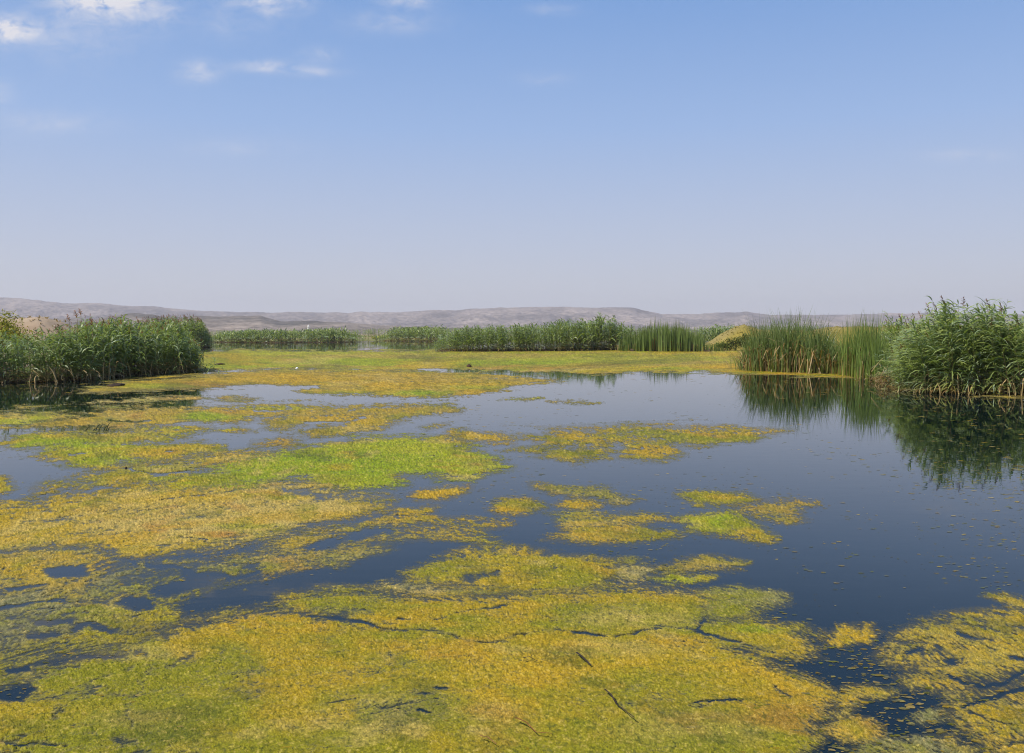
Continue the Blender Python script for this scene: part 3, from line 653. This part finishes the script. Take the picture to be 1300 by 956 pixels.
def reed(h, r, nl, ll, lw, wind=math.pi, spread=1.0, lean=.12, nseg=4, low=.16, dry=.30, fresh=.5, droop=(1.0, 1.9), stem_r=.008, el0=1.05, lsd=.8):
    """a common reed, bare foot at the origin: cane, long drooping leaves up its height; returns the soup and the tip"""
    s = Soup()
    la = wind + r.normal(0, lsd)
    curve = lambda t: np.array([math.cos(la) * lean * h * t * t, math.sin(la) * lean * h * t * t, h * t * (1 - .03 * t)])
    ts = [0, .3, .65, 1]
    cane = np.array([.20, .20, .07])
    s.rod([curve(t) for t in ts], [stem_r, stem_r, stem_r * .8, stem_r * .3], [TAN * .75, TAN * .7, cane, cane])
    for i in range(nl):
        t = low + (.99 - low) * (i + r.random() * .6) / nl
        az = wind + r.normal(0, spread) + (math.pi if r.random() < .25 else 0) * (spread > .5)
        g = G1 + (G2 - G1) * np.clip(fresh + r.normal(0, .3) + .25 * (t - .5), 0, 1)
        if r.random() < .3: g = G3 * r.uniform(.8, 1.2)
        g = g * r.uniform(.75, 1.25)
        k = np.clip((dry + r.normal(0, .07) - t) * 7, 0, 1)
        g = g * (1 - k) + (TAN if r.random() < .55 else DRY) * r.uniform(.6, 1.1) * k
        L = ll * (.55 + .65 * math.sin(math.pi * min(1, .18 + t * .8))) * r.uniform(.75, 1.2)
        leaf(s, curve(t), az, L, lw * r.uniform(.75, 1.2), (el0 if t > .25 else .5) + r.normal(0, .2), r.uniform(*droop) + (.5 if k > .5 else 0), g, r, nseg)
    return s, curve(.985)
def cattail(h, r, nb, w, fan=.12, dead=.18, bright=0.0, nseg=4):
    """a tuft of stiff upright cattail blades, a few dead ones bent over at the foot"""
    s = Soup()
    for i in range(nb):
        az = r.uniform(0, 6.28); hh = h * r.uniform(.66, 1.04)
        b0 = np.array([r.normal(0, .09), r.normal(0, .09), 0])
        g = np.array([.135, .185, .055]) * r.uniform(.6, 1.4)
        g = g + (np.array([.21, .30, .03]) - g) * bright * r.uniform(.4, 1)
        foot = np.array([.30, .33, .04]) * (.7 + .4 * bright)
        tipc = g * .7 + np.array([.10, .07, .03]) * .5
        h_ = np.array([math.cos(az), math.sin(az), 0]); sv = np.array([-math.sin(az), math.cos(az), 0]); a2 = r.uniform(0, 3.14); sv = np.array([math.cos(a2), math.sin(a2), 0])
        f = abs(r.normal(0, fan))
        if r.random() < dead:
            c = TAN * r.uniform(.6, 1.15) if r.random() < .7 else DRY
            k = r.uniform(.2, .5) * h; e2 = r.uniform(-1.2, .3); L = r.uniform(.4, .9)
            p1 = b0 + h_ * f * k + np.array([0, 0, k]); p2 = p1 + L * (math.cos(e2) * h_ + np.array([0, 0, math.sin(e2)]))
            p2[2] = max(p2[2], .02)
            s.strip([b0, p1, (p1 + p2) / 2 + np.array([0, 0, .03]), p2], [sv] * 3, [w, w, w * .8], [c] * 4)
            continue
        pts = [b0 + h_ * (f * hh * (j / nseg) ** 2) + np.array([0, 0, hh * (j / nseg)]) for j in range(nseg + 1)]
        s.strip(pts, [sv] * nseg, [w * .9, w, w * .8, w * .5][:nseg], [foot * .6 + g * .4, g, g, g * .9 + tipc * .1, tipc][:nseg + 1])
    return s, None

def scatter_joined(name, variants, pos, ht, rz, mat, parent, tint=None, r=None):
    """many plants joined into one mesh (too many to pick apart)"""
    arr = [v.arrays() for v in variants]
    V, Q, T, C = [], [], [], []; off = 0
    idx = r.integers(0, len(arr), len(pos))
    for k, (v, q, t, c) in enumerate(arr):
        sel = np.where(idx == k)[0]
        if not len(sel): continue
        a = rz[sel]; ca, sa = np.cos(a)[:, None], np.sin(a)[:, None]; sc_ = ht[sel][:, None]
        x = (v[None, :, 0] * ca - v[None, :, 1] * sa) * np.sqrt(sc_) + pos[sel, 0][:, None]
        y = (v[None, :, 0] * sa + v[None, :, 1] * ca) * np.sqrt(sc_) + pos[sel, 1][:, None]
        z = v[None, :, 2] * sc_ + pos[sel, 2][:, None]
        V.append(np.stack([x, y, z], -1).reshape(-1, 3))
        o = off + np.arange(len(sel))[:, None, None] * len(v)
        if len(q): Q.append((q[None] + o).reshape(-1, 4))
        if len(t): T.append((t[None] + o).reshape(-1, 3))
        cc = c[None] * r.uniform(.8, 1.2, (len(sel), 1, 1))
        if tint is not None: cc = cc * tint[sel][:, None, :]
        C.append(np.broadcast_to(cc, (len(sel),) + c.shape).reshape(-1, 3))
        off += len(sel) * len(v)
    ox, oy, _ = parent.location
    V = np.concatenate(V) - np.array([ox, oy, 0])
    me = mesh_np(name, V, [np.concatenate(Q) if Q else [], np.concatenate(T) if T else []], mat, np.concatenate(C))
    return tag(link(name, me, parent), kind='stuff')

def bed(name, label, cat, front, top, depth, density, singles, make, seed, stem_name, mass_name, hvar=(.72, 1.03), plumes=0.0, group=None, nvar=10, tuft=.45, rot=.5, lod_h=1.0, yadd=0.0, plume_size=.3, zbase=-.05, mplume=0.0):
    """a bed of plants: front = [(px, py)] its waterline, top = [(px, py)] its outline against what lies behind"""
    r = np.random.default_rng(seed)
    fr = np.array([ground(a, b_) for a, b_ in front]); fpx = np.array([a for a, _ in front], float)
    tp = np.array(top, float)
    seg = np.hypot(*np.diff(fr, axis=0).T); length = seg.sum()
    n = int(length * depth * density)
    u = r.random(n) * length; uj = r.normal(0, .35 * lod_h, n); cum = np.concatenate([[0], np.cumsum(seg)])
    fx, fy = np.interp(u, cum, fr[:, 0]), np.interp(u, cum, fr[:, 1])
    fx = fx + uj
    bk = r.random(n) ** 1.25 * depth + r.normal(0, .12, n)
    dirn = np.hypot(fx, fy)
    x, y = fx * (1 + bk / dirn), fy * (1 + bk / dirn) + yadd
    # clumping: shoots stand in tufts of uneven height
    cl = fbm(x / 1.1 / lod_h, y / 1.1 / lod_h, seed + 3, 3)
    px = 650 + F_PX * x / y
    zt = level(np.interp(px, tp[:, 0], tp[:, 1]), np.hypot(fx, fy))
    ht = np.maximum(.5, zt * 1.06 * r.uniform(hvar[0], hvar[1], n) * (1 + .17 * cl)) * (.62 + .38 * smooth(-.3 * lod_h, 1.6 * lod_h, np.minimum(u, length - u)))
    ht = np.where(r.random(n) < .04, ht * 1.05, ht)
    root = thing(name, label, cat, (float(fr[:, 0].mean()), float(fr[:, 1].mean()), 0), group)
    vs = [make(1.0 * float(np.median(ht)), np.random.default_rng(seed * 100 + i)) for i in range(nvar)]
    hm = float(np.median(ht))
    # litter floor; dark sheet added for shade behind stems, blocks sky reflections between them
    inner, outer = fr * (1 + .35 / np.hypot(fr[:, 0], fr[:, 1])[:, None]), fr * (1 + (depth + .5) / np.hypot(fr[:, 0], fr[:, 1])[:, None])
    tt = np.linspace(0, 1, 60); pi = np.linspace(0, len(fr) - 1, 60); kx = np.arange(len(fr))
    VI = np.stack([np.interp(pi, kx, inner[:, 0]), np.interp(pi, kx, inner[:, 1]) + r.normal(0, .12, 60)], 1); VO = np.stack([np.interp(pi, kx, outer[:, 0]), np.interp(pi, kx, outer[:, 1])], 1)
    LV = np.concatenate([np.c_[VI, np.full(60, .015)], np.c_[(VI * .6 + VO * .4), np.full(60, .22)], np.c_[VO, np.full(60, .2)]]) - np.array([root.location[0], root.location[1], 0])
    LV[60:, 2] += r.normal(0, .05, 120)
    link('litter', mesh_np('litter', LV, [grid_faces(3, 60)], M_EARTH, np.tile((.10, .07, .04), (180, 1))), root)
    pos = np.stack([x, y, np.full(n, zbase)], 1)
    order = np.argsort(bk + r.random(n) * .6 - (ht > np.quantile(ht, .9)) * 1.0)
    m = min(singles, n)
    one, rest = order[:m], order[m:]
    meshes = [v[0].mesh(stem_name, M_LEAF) for v in vs]
    pm = []
    if plumes:
        for i in range(4):
            s = Soup(); plume(s, (0, 0, 0), math.pi + r.normal(0, .3), plume_size, r); pm.append(s.mesh('plume', M_PLUME))
    for i in one:
        k = int(r.integers(0, nvar)); sc_ = ht[i] / hm
        rzv = r.normal(0, rot)
        o = link(stem_name, meshes[k], root, (x[i] - root.location[0], y[i] - root.location[1], zbase), rzv, (math.sqrt(sc_), math.sqrt(sc_), sc_))
        if plumes and r.random() < plumes and vs[k][1] is not None:
            link('plume', pm[int(r.integers(0, 4))], o, tuple(vs[k][1]), 0)
    if len(rest):
        mass = scatter_joined(mass_name, [v[0] for v in vs], pos[rest], ht[rest] / hm, r.normal(0, rot, len(rest)), M_LEAF, root, None, r)
        if mplume and vs[0][1] is not None:
            ps = []
            for i in range(4):
                s = Soup(); plume(s, (0, 0, 0), math.pi + r.normal(0, .3), plume_size, r, 10); ps.append(s)
            pk = rest[r.random(len(rest)) < mplume]
            pp = pos[pk].copy(); pp[:, 2] = ht[pk] * .97
            tipx = np.mean([v[1][0] for v in vs]); pp[:, 0] += tipx
            scatter_joined('plumes', ps, pp, np.ones(len(pk)), r.normal(0, .5, len(pk)), M_PLUME, root, None, r)
    return root

near_reed = lambda h, r: reed(h, r, 30, .58, .040, math.pi, .55, .22, 4, .03, .15, .5, (.9, 1.7), .008, .72, .4)
left_reed = lambda h, r: reed(h, r, 19, .56, .058, math.pi * .9, 1.4, .06, 3, .03, .2, .45, (1.0, 2.0))
mix_reed = lambda h, r: reed(h, r, 20, .46, .042, math.pi, .8, .10, 3, .03, .36, .85, (.9, 1.8))
mid_reed = lambda h, r: reed(h, r, 14, .75, .10, math.pi, 1.5, .05, 3, .03, .17, .6, (.8, 1.7), .015)
far_reed = lambda h, r: reed(h, r, 9, .95, .17, math.pi, 1.8, .04, 2, .03, .12, .8, (.6, 1.4), .03)
near_cat = lambda h, r: cattail(h, r, 8, .042, .30, .38, .08)
brite_cat = lambda h, r: cattail(h, r, 8, .04, .13, .18, .5)
mid_cat = lambda h, r: cattail(h, r, 7, .085, .07, .08, .25)

bed('reed_clump', 'big dense reed clump at the right edge, its leaves combed to the left by wind', 'reed clump',
    [(1158, 494), (1174, 498), (1200, 500), (1260, 502), (1330, 503), (1440, 504)], [(1140, 424), (1165, 406), (1190, 391), (1215, 383), (1240, 386), (1260, 385), (1278, 381), (1292, 398), (1310, 400), (1360, 392), (1440, 398)],
    4.2, 21, 280, near_reed, 11, 'reed_stalk', 'reed_foliage', (.56, .95), .16, mplume=.12, plume_size=.30)
bed('cattail_clump', 'tall upright dark green cattails with bent dead blades at their foot', 'cattail clump',
    [(944, 470), (960, 471), (1000, 473), (1040, 474), (1082, 475)], [(940, 432), (952, 408), (975, 400), (1000, 396), (1020, 398), (1040, 405), (1060, 412), (1085, 418)],
    3.2, 19, 230, near_cat, 12, 'cattail_tuft', 'cattail_foliage', (.78, 1.1), rot=2.0)
bed('cattail_clump', 'narrow bright green cattail clump between the dark cattails and the reeds', 'cattail clump',
    [(1080, 476), (1095, 478), (1114, 482)], [(1076, 408), (1090, 402), (1105, 403), (1116, 408)], 1.8, 18, 40, brite_cat, 13, 'cattail_tuft', 'cattail_foliage', (.72, 1.16), rot=2.0)
bed('reed_clump', 'yellowish green reed clump set back between the bright cattails and the big right clump', 'reed clump',
    [(1106, 475), (1130, 476), (1150, 478), (1185, 480)], [(1104, 408), (1120, 403), (1140, 402), (1155, 404), (1185, 406)], 4.0, 15, 90, mix_reed, 14, 'reed_stalk', 'reed_foliage', (.6, .98), .05, mplume=.05)
bed('dead_reeds', 'low tangle of orange brown dead reeds at the left foot of the big right clump', 'dead reeds',
    [(1118, 485), (1130, 487), (1150, 491), (1176, 496)], [(1115, 474), (1130, 464), (1150, 458), (1180, 460)], 1.6, 22, 60, lambda h, r: reed(h, r, 12, .36, .035, math.pi, 1.8, .3, 3, .03, .85, .9, (1.2, 2.4), .008), 24, 'dead_stalk', 'dead_foliage', (.5, 1.1), 0)
bed('reed_bed', 'long dense dark green reed bed at left with rusty tops', 'reed bed',
    [(-170, 489), (0, 487), (60, 486), (100, 484), (130, 480.5), (180, 477), (228, 474), (248, 472)], [(-170, 414), (0, 419), (40, 421), (75, 420), (100, 413), (130, 408), (165, 406), (185, 411), (205, 413), (225, 410), (243, 415), (256, 430)],
    5.5, 10, 290, left_reed, 15, 'reed_stalk', 'reed_foliage', (.70, .98), .3, plume_size=.22, mplume=.4)
bed('reed_bed', 'rounded dark reed lobe peering out behind the right end of the left bed', 'reed bed',
    [(180, 441), (225, 441.5), (250, 441.5), (267, 441)], [(180, 407), (200, 406), (225, 404), (248, 405), (258, 409), (266, 418), (275, 428)], 9, 4.2, 60, mid_reed, 16, 'reed_stalk', 'reed_foliage', (.78, 1.0), .4, lod_h=1.0, plume_size=.5, mplume=.5)
bed('reed_bed', 'long green reed bed in the middle distance with one taller tuft', 'reed bed',
    [(557, 446), (600, 446.5), (700, 446), (760, 445), (812, 444.5)], [(554, 428), (563, 416), (600, 411), (640, 410), (700, 409), (740, 406), (757, 404), (765, 397), (775, 403), (790, 406), (812, 408)],
    7, 4.5, 200, mid_reed, 17, 'reed_stalk', 'reed_foliage', (.72, 1.0), 0, lod_h=3)
bed('cattail_clump', 'straight green cattail stand joined to the right end of the middle reed bed', 'cattail clump',
    [(800, 446), (850, 446.5), (902, 446.5)], [(798, 410), (815, 406), (830, 403), (850, 406), (870, 408), (890, 414), (905, 428)], 6, 4.5, 120, mid_cat, 18, 'cattail_tuft', 'cattail_foliage', (.74, 1.03), rot=2.0, lod_h=3)
bed('reed_bed', 'dull green reed thicket behind the cattail stand, beside the earth bank', 'reed bed',
    [(870, 441.5), (905, 441.5), (950, 441)], [(870, 413), (900, 412), (930, 412), (955, 409)], 9, 2.2, 40, mid_reed, 19, 'reed_stalk', 'reed_foliage', (.75, 1.0), 0, lod_h=3)
bed('reed_bed', 'far flat topped reed bed mirrored in the narrow back water', 'reed bed',
    [(266, 434.6), (350, 435.4), (420, 434.8), (448, 434.2)], [(262, 424), (290, 420.5), (320, 418.5), (400, 418.5), (440, 417), (450, 421)], 12, 1.5, 60, far_reed, 20, 'reed_stalk', 'reed_foliage', (.8, 1.0), 0, lod_h=6)
bed('reed_bed', 'far green reed bed just left of the middle bed', 'reed bed',
    [(488, 432.8), (520, 433.2), (562, 434)], [(486, 422), (500, 416), (540, 414), (562, 412)], 12, 1.5, 40, far_reed, 21, 'reed_stalk', 'reed_foliage', (.8, 1.0), 0, lod_h=6)
tag(bed('reed_belt', 'farthest low belt of reeds on the plain behind the lake', 'reed belt',
    [(180, 429.6), (600, 429.6), (1000, 429.6), (1250, 429.6)], [(180, 421), (450, 419), (490, 417), (560, 417), (900, 415), (1250, 416)], 14, .5, 0, far_reed, 22, 'reed_stalk', 'reed_foliage', (.8, 1.0), 0, lod_h=8, zbase=.3), kind='stuff')

# single canes that stand out
def cane(points, rad, cols=None, name='cane'):
    s = Soup(); P = [np.array(p, float) for p in points]
    s.rod(P, [rad] * (len(P) - 1) + [rad * .5], [TAN * .8 if cols is None else cols] * len(P), 5)
    return s
roots = {o['label']: o for o in COL.objects if o.get('label')}
def child_cane(parent, pts, rad, col, label, name='dry_cane'):
    s = cane([(p[0] - parent.location[0], p[1] - parent.location[1], p[2]) for p in pts], rad, col)
    o = link(name, s.mesh(name, M_WOOD), parent); o['label'] = label
    return o
pb = roots['low tangle of orange brown dead reeds at the left foot of the big right clump']
gx, gy = ground(1121, 488); 
child_cane(pb, [(gx, gy - .2, -.05), (gx, gy - .2, .3), (gx - .03, gy - .2, .75)], .03, TAN, 'thick bare broken cane')
child_cane(pb, [(gx - .3, gy - .25, .02), (gx + .55, gy - .2, .05)], .018, TAN * .9, 'fallen pale cane lying on the water')
child_cane(pb, [(gx - .55, gy - .1, .55), (gx - .25, gy - .1, .95), (gx, gy, 1.15)], .016, TAN * .8, 'pale leaning cane')
lb = roots['long dense dark green reed bed at left with rusty tops']
for (a, b_, h_, w_) in ((262, 474, .5, 1.0), (276, 474.5, .32, .55), (259, 471, .45, .6)):
    gx, gy = ground(a, b_)
    child_cane(lb, [(gx, gy, -.05), (gx + w_ * .25, gy, h_ * .8), (gx + w_ * .55, gy, h_), (gx + w_ * .85, gy, h_ * .7), (gx + w_, gy, h_ * .1)], .022, G1 * 1.2, 'bent over green cane', 'bent_cane')
for (a, t_, d_) in ((98, 397, 42), (103, 394, 43), (88, 402, 42), (117, 407, 42)):
    gx = side(a, d_); z = level(t_, d_)
    o = child_cane(lb, [(gx, d_, .1), (gx + .05, d_, z * .7), (gx + .03, d_, z)], .014, TAN * .6, 'tall thin cane with dark plume rising above the bed')
    s = Soup(); plume(s, (gx + .03 - lb.location[0], d_ - lb.location[1], z - .25), 2.6, .42, rng, 22); link('plume', s.mesh('plume', M_PLUME), o)

# dead canes left standing or snapped among the green shoots
rb = roots['big dense reed clump at the right edge, its leaves combed to the left by wind']
def dead_canes(parent, line, n, hmax, rad, seed):
    r = np.random.default_rng(seed); lx = [a for a, _ in line]
    for i in range(n):
        a = r.uniform(lx[0], lx[-1]); gx, gy = ground(a, np.interp(a, lx, [b for _, b in line]) + r.uniform(-1.5, .8))
        h = hmax * r.uniform(.35, 1); dx = r.normal(0, .35) * h
        pts = [(0, 0, -.05), (dx * .4, r.normal(0, .05), h * .6), (dx, r.normal(0, .1), h)]
        if r.random() < .4: pts.append((dx + r.choice([-1, 1]) * h * .45, 0, h * r.uniform(.4, .8)))
        s = cane(pts, rad * r.uniform(.7, 1.3), TAN * r.uniform(.7, 1.2))
        link('dry_cane', s.mesh('dry_cane', M_WOOD), parent, (gx - parent.location[0], gy - parent.location[1], 0))
dead_canes(rb, [(1165, 497), (1200, 500.5), (1260, 502), (1310, 503)], 26, .9, .02, 71)
dead_canes(pb, [(1112, 483), (1130, 487), (1165, 494)], 14, .9, .02, 72)
dead_canes(lb, [(0, 487.5), (60, 486.5), (100, 484.5), (130, 481), (180, 477.5), (240, 473.5)], 46, 1.0, .024, 73)

# ------------------------------------------------------------------ bushes, grass on the banks
M_BUSH = material('bush_leaf', 0.6, 0.2, translucent=0.25)
def bush(label, x, y, z, w, h, col, col2, n, size, seed):
    r = np.random.default_rng(seed)
    root = thing('bush', label, 'bush', (x, y, z))
    lobes = [(r.uniform(-.55, .55) * w * .5, r.uniform(-.5, .5) * w * .4, h * r.uniform(.3, .78), w * r.uniform(.2, .34), h * r.uniform(.18, .3)) for _ in range(9)]
    s = Soup()
    for i in range(n):
        lx, ly, lz, lr, lh = lobes[int(r.integers(0, 9))]
        a, e = r.uniform(0, 6.28), math.asin(r.uniform(-1, 1)); q = r.random() ** .45
        p = (lx + lr * q * math.cos(a) * math.cos(e), ly + lr * q * math.sin(a) * math.cos(e), max(.05, lz + lh * q * math.sin(e)))
        c = (np.array(col) + (np.array(col2) - np.array(col)) * r.random()) * r.uniform(.75, 1.25)
        leaf(s, p, r.uniform(0, 6.28), size * r.uniform(.6, 1.4), size * .35, r.uniform(-.3, 1.2), r.uniform(.2, 1.0), c, r, 2)
    link('foliage', s.mesh('foliage', M_BUSH), root)
    for i in range(5):
        lx, ly, lz, lr, lh = lobes[i]
        link('stem', cane([(0, 0, -.1), (lx * .4, ly * .4, lz * .5), (lx, ly, lz)], w * .012, (.12, .08, .05)).mesh('stem', M_WOOD), root)
d_ = 66
bush('yellow green feathery bush at the far left edge behind the reeds', side(4, d_), d_, 0, 4.6, level(398, d_), (.22, .23, .025), (.33, .29, .03), 5200, .24, 51)
for (a, b_, top, w, lab, sd_, c) in ((918, 443, 431, 2.6, 'low green shrub at the left foot of the yellow bank', 52, (.10, .15, .03)), (934, 443, 426, 2.8, 'dark green shrub in the middle of the bank foot', 53, (.06, .09, .025)), (948, 443, 422, 2.4, 'dark shrub against the left side of the tall cattails', 54, (.07, .10, .03))):
    d_ = 112
    bush(lab, side(a, d_), d_, -.05, w, level(top, d_), c, (.22, .21, .04), 700, .30, sd_)
for (a, top, w, lab, sd_) in ((487, 425.5, 5.0, 'small bright yellow bush beside the far reeds, the larger of two', 55), (478, 428, 3.4, 'small yellow bush left of the larger yellow bush', 56)):
    d_ = 268
    bush(lab, side(a, d_), d_, .2, w, level(top, d_) - .2, (.40, .36, .02), (.30, .32, .03), 260, .6, sd_)

def bank_grass(name, label, grid, n, cols, hgt, seed, ymax):
    r = np.random.default_rng(seed); XX, YY, ZZ = grid
    s = Soup(); nr, nc = XX.shape
    for k in range(n):
        i, j = int(r.integers(0, int(nr * ymax))), int(r.integers(0, nc))
        if ZZ[i, j] < .15: continue
        c = np.array(cols[int(r.integers(0, len(cols)))]) * r.uniform(.75, 1.2)
        b0 = (XX[i, j] + r.normal(0, .2), YY[i, j] + r.normal(0, .2), ZZ[i, j] - .05)
        for q in range(3):
            leaf(s, b0, r.uniform(0, 6.28), hgt * r.uniform(.5, 1.4), .09, 1.2, 1.0, c, r, 2)
    tag(link(name, s.mesh(name, M_LEAF)), label, None, None, 'stuff')
bank_grass('grass', 'dry yellow and green grass growing on the right bank', bank_r, 6500, [(.27, .215, .045), (.24, .20, .04), (.21, .18, .04)], .15, 61, .7)
bank_grass('grass', 'sparse dry grass on the tan bank at far left', bank_l, 900, [(.36, .25, .12), (.20, .14, .06)], .35, 62, .7)

# ------------------------------------------------------------------ small things
def twig(label, pts, rad, col, seed):
    r = np.random.default_rng(seed)
    P = [ground(a, b_, .03) for a, b_ in pts]; cx, cy = P[0]
    n = len(P)
    s = Soup()
    s.rod([np.array((x - cx, y - cy, .035 + .012 * math.sin(i * 2.1))) for i, (x, y) in enumerate(P)], [rad * (1 - .5 * i / n) for i in range(n)], [np.array(col) * r.uniform(.7, 1.3) for _ in P], 6)
    tag(link('twig', s.mesh('twig', M_WOOD), None, (cx, cy, 0)), label, 'twig', 'twigs lying on the foreground algae')
twig('long thin dark twig lying across the foreground algae', [(768, 876), (776, 885), (783, 893), (791, 901), (805, 914)], .006, (.035, .025, .02), 1)
twig('short dark twig end poking out above the long twig', [(732, 829), (740, 837), (750, 843)], .009, (.04, .03, .025), 2)
twig('reddish brown curved twig near the bottom edge', [(655, 912), (668, 920), (680, 928), (700, 932)], .005, (.20, .08, .03), 3)
twig('fine reddish twig right of the tan patch', [(610, 935), (619, 939), (630, 943)], .004, (.18, .08, .04), 4)
twig('small black twig left of the dark one', [(664, 836), (672, 836.5), (682, 838)], .005, (.04, .03, .02), 5)

def lump(name, label, px, py, w, d, h, col, seed):
    r = np.random.default_rng(seed); x, y = ground(px, py)
    nu, nv = 14, 6; V, C = [], []
    for j in range(nv):
        e = j / (nv - 1) * math.pi / 2
        for i in range(nu):
            a = 2 * math.pi * i / nu
            k = 1 + r.uniform(-.22, .22)
            V.append((math.cos(a) * math.cos(e) * w / 2 * k, math.sin(a) * math.cos(e) * d / 2 * k, .0 + math.sin(e) * h * (1 + r.uniform(-.2, .2)))); C.append(np.array(col) * r.uniform(.6, 1.4))
    Q = [(j * nu + i, j * nu + (i + 1) % nu, (j + 1) * nu + (i + 1) % nu, (j + 1) * nu + i) for j in range(nv - 1) for i in range(nu)]
    o = link(name, mesh_np(name, V, [Q], M_WOOD, np.array(C)), None, (x, y, .004))
    return o
o = lump('debris_lump', 'small dark brown lump lying on the far yellow green sheet', 595.5, 466, .34, .5, .17, (.06, .035, .025), 1); tag(o, None, 'debris lump')
for k in range(4):
    a = rng.uniform(0, 6.28); link('stick', cane([(0, 0, .08), (.2 * math.cos(a), .2 * math.sin(a), .16)], .012, (.05, .03, .02)).mesh('stick', M_WOOD), o)
o['label'] = 'small dark brown lump lying on the far yellow green sheet'
tag(lump('debris_lump', '', 148, 490, .6, 1.2, .10, (.05, .035, .025), 2), 'flat dark debris lump on the rusty algae near the left reeds', 'debris lump')
tag(lump('debris_lump', '', 279, 463, .6, 1.4, .10, (.06, .035, .02), 3), 'thin dark debris streak on the lime algae right of the left reeds', 'debris lump')
tag(lump('litter_scrap', '', 377, 468, .18, .3, .08, (.8, .8, .78), 4), 'tiny white scrap on the far bright green algae', 'litter')
tag(lump('debris_lump', '', 160, 595, .035, .06, .025, (.03, .02, .02), 5), 'black speck of debris on the left water', 'debris lump')
gx, gy = ground(126, 548)
st = thing('broken_stems', 'row of short dark broken stems sticking out of the left water', 'broken stems', (gx, gy, 0))
for (a, l_) in ((107, .10), (117, .10), (120, .16), (124, .15), (130, .13), (133.5, .2), (135, .12)):
    x, y = ground(a, 547.5)
    link('stem', cane([(x - gx, y - gy, -.05), (x - gx + .06, y - gy, l_ * .6), (x - gx + .12, y - gy, l_)], .012, (.05, .06, .03)).mesh('stem', M_WOOD), st)

# far village minaret, white, half hidden behind the reeds
d_ = 900; mx_ = side(391.8, d_); zt = level(412.5, d_)
mi = thing('minaret', 'tiny white minaret above the far reeds, against the hills', 'minaret', (mx_, d_, .3))
def drum(name, prof, parent, k=10, col=(.85, .83, .78)):
    V = [(math.cos(2 * math.pi * i / k) * r_, math.sin(2 * math.pi * i / k) * r_, z) for r_, z in prof for i in range(k)]
    Q = [(j * k + i, j * k + (i + 1) % k, (j + 1) * k + (i + 1) % k, (j + 1) * k + i) for j in range(len(prof) - 1) for i in range(k)]
    return link(name, mesh_np(name, V, [Q], M_PAINT, np.tile(col, (len(V), 1))), parent)
drum('shaft', [(.95, 0), (.85, zt * .74)], mi); drum('balcony', [(.85, zt * .74), (1.35, zt * .77), (1.35, zt * .80), (.7, zt * .80)], mi)
drum('lantern', [(.6, zt * .80), (.6, zt * .90)], mi); drum('spire', [(.75, zt * .90), (.05, zt)], mi)
ho_ = thing('house', 'tiny flat roofed white house beside the minaret', 'house', (side(397, d_), d_ + 4, .3))
def boxm(name, sx, sy, z0, z1, parent, col, off=(0, 0)):
    V = [(off[0] + a * sx, off[1] + b_ * sy, z) for z in (z0, z1) for a, b_ in ((-.5, -.5), (.5, -.5), (.5, .5), (-.5, .5))]
    return link(name, mesh_np(name, V, [[(0, 1, 5, 4), (1, 2, 6, 5), (2, 3, 7, 6), (3, 0, 4, 7), (4, 5, 6, 7)]], M_PAINT, np.tile(col, (8, 1))), parent)
zh = level(418.6, d_)
boxm('wall', 6, 6, 0, zh - .3, ho_, (.8, .76, .70)); boxm('roof', 6.5, 6.5, zh - .297, zh, ho_, (.6, .5, .42))
for k in (-1.6, 1.6): boxm('window', .9, .12, zh - 2.2, zh - 1.0, ho_, (.08, .08, .09), (k, -3.03))
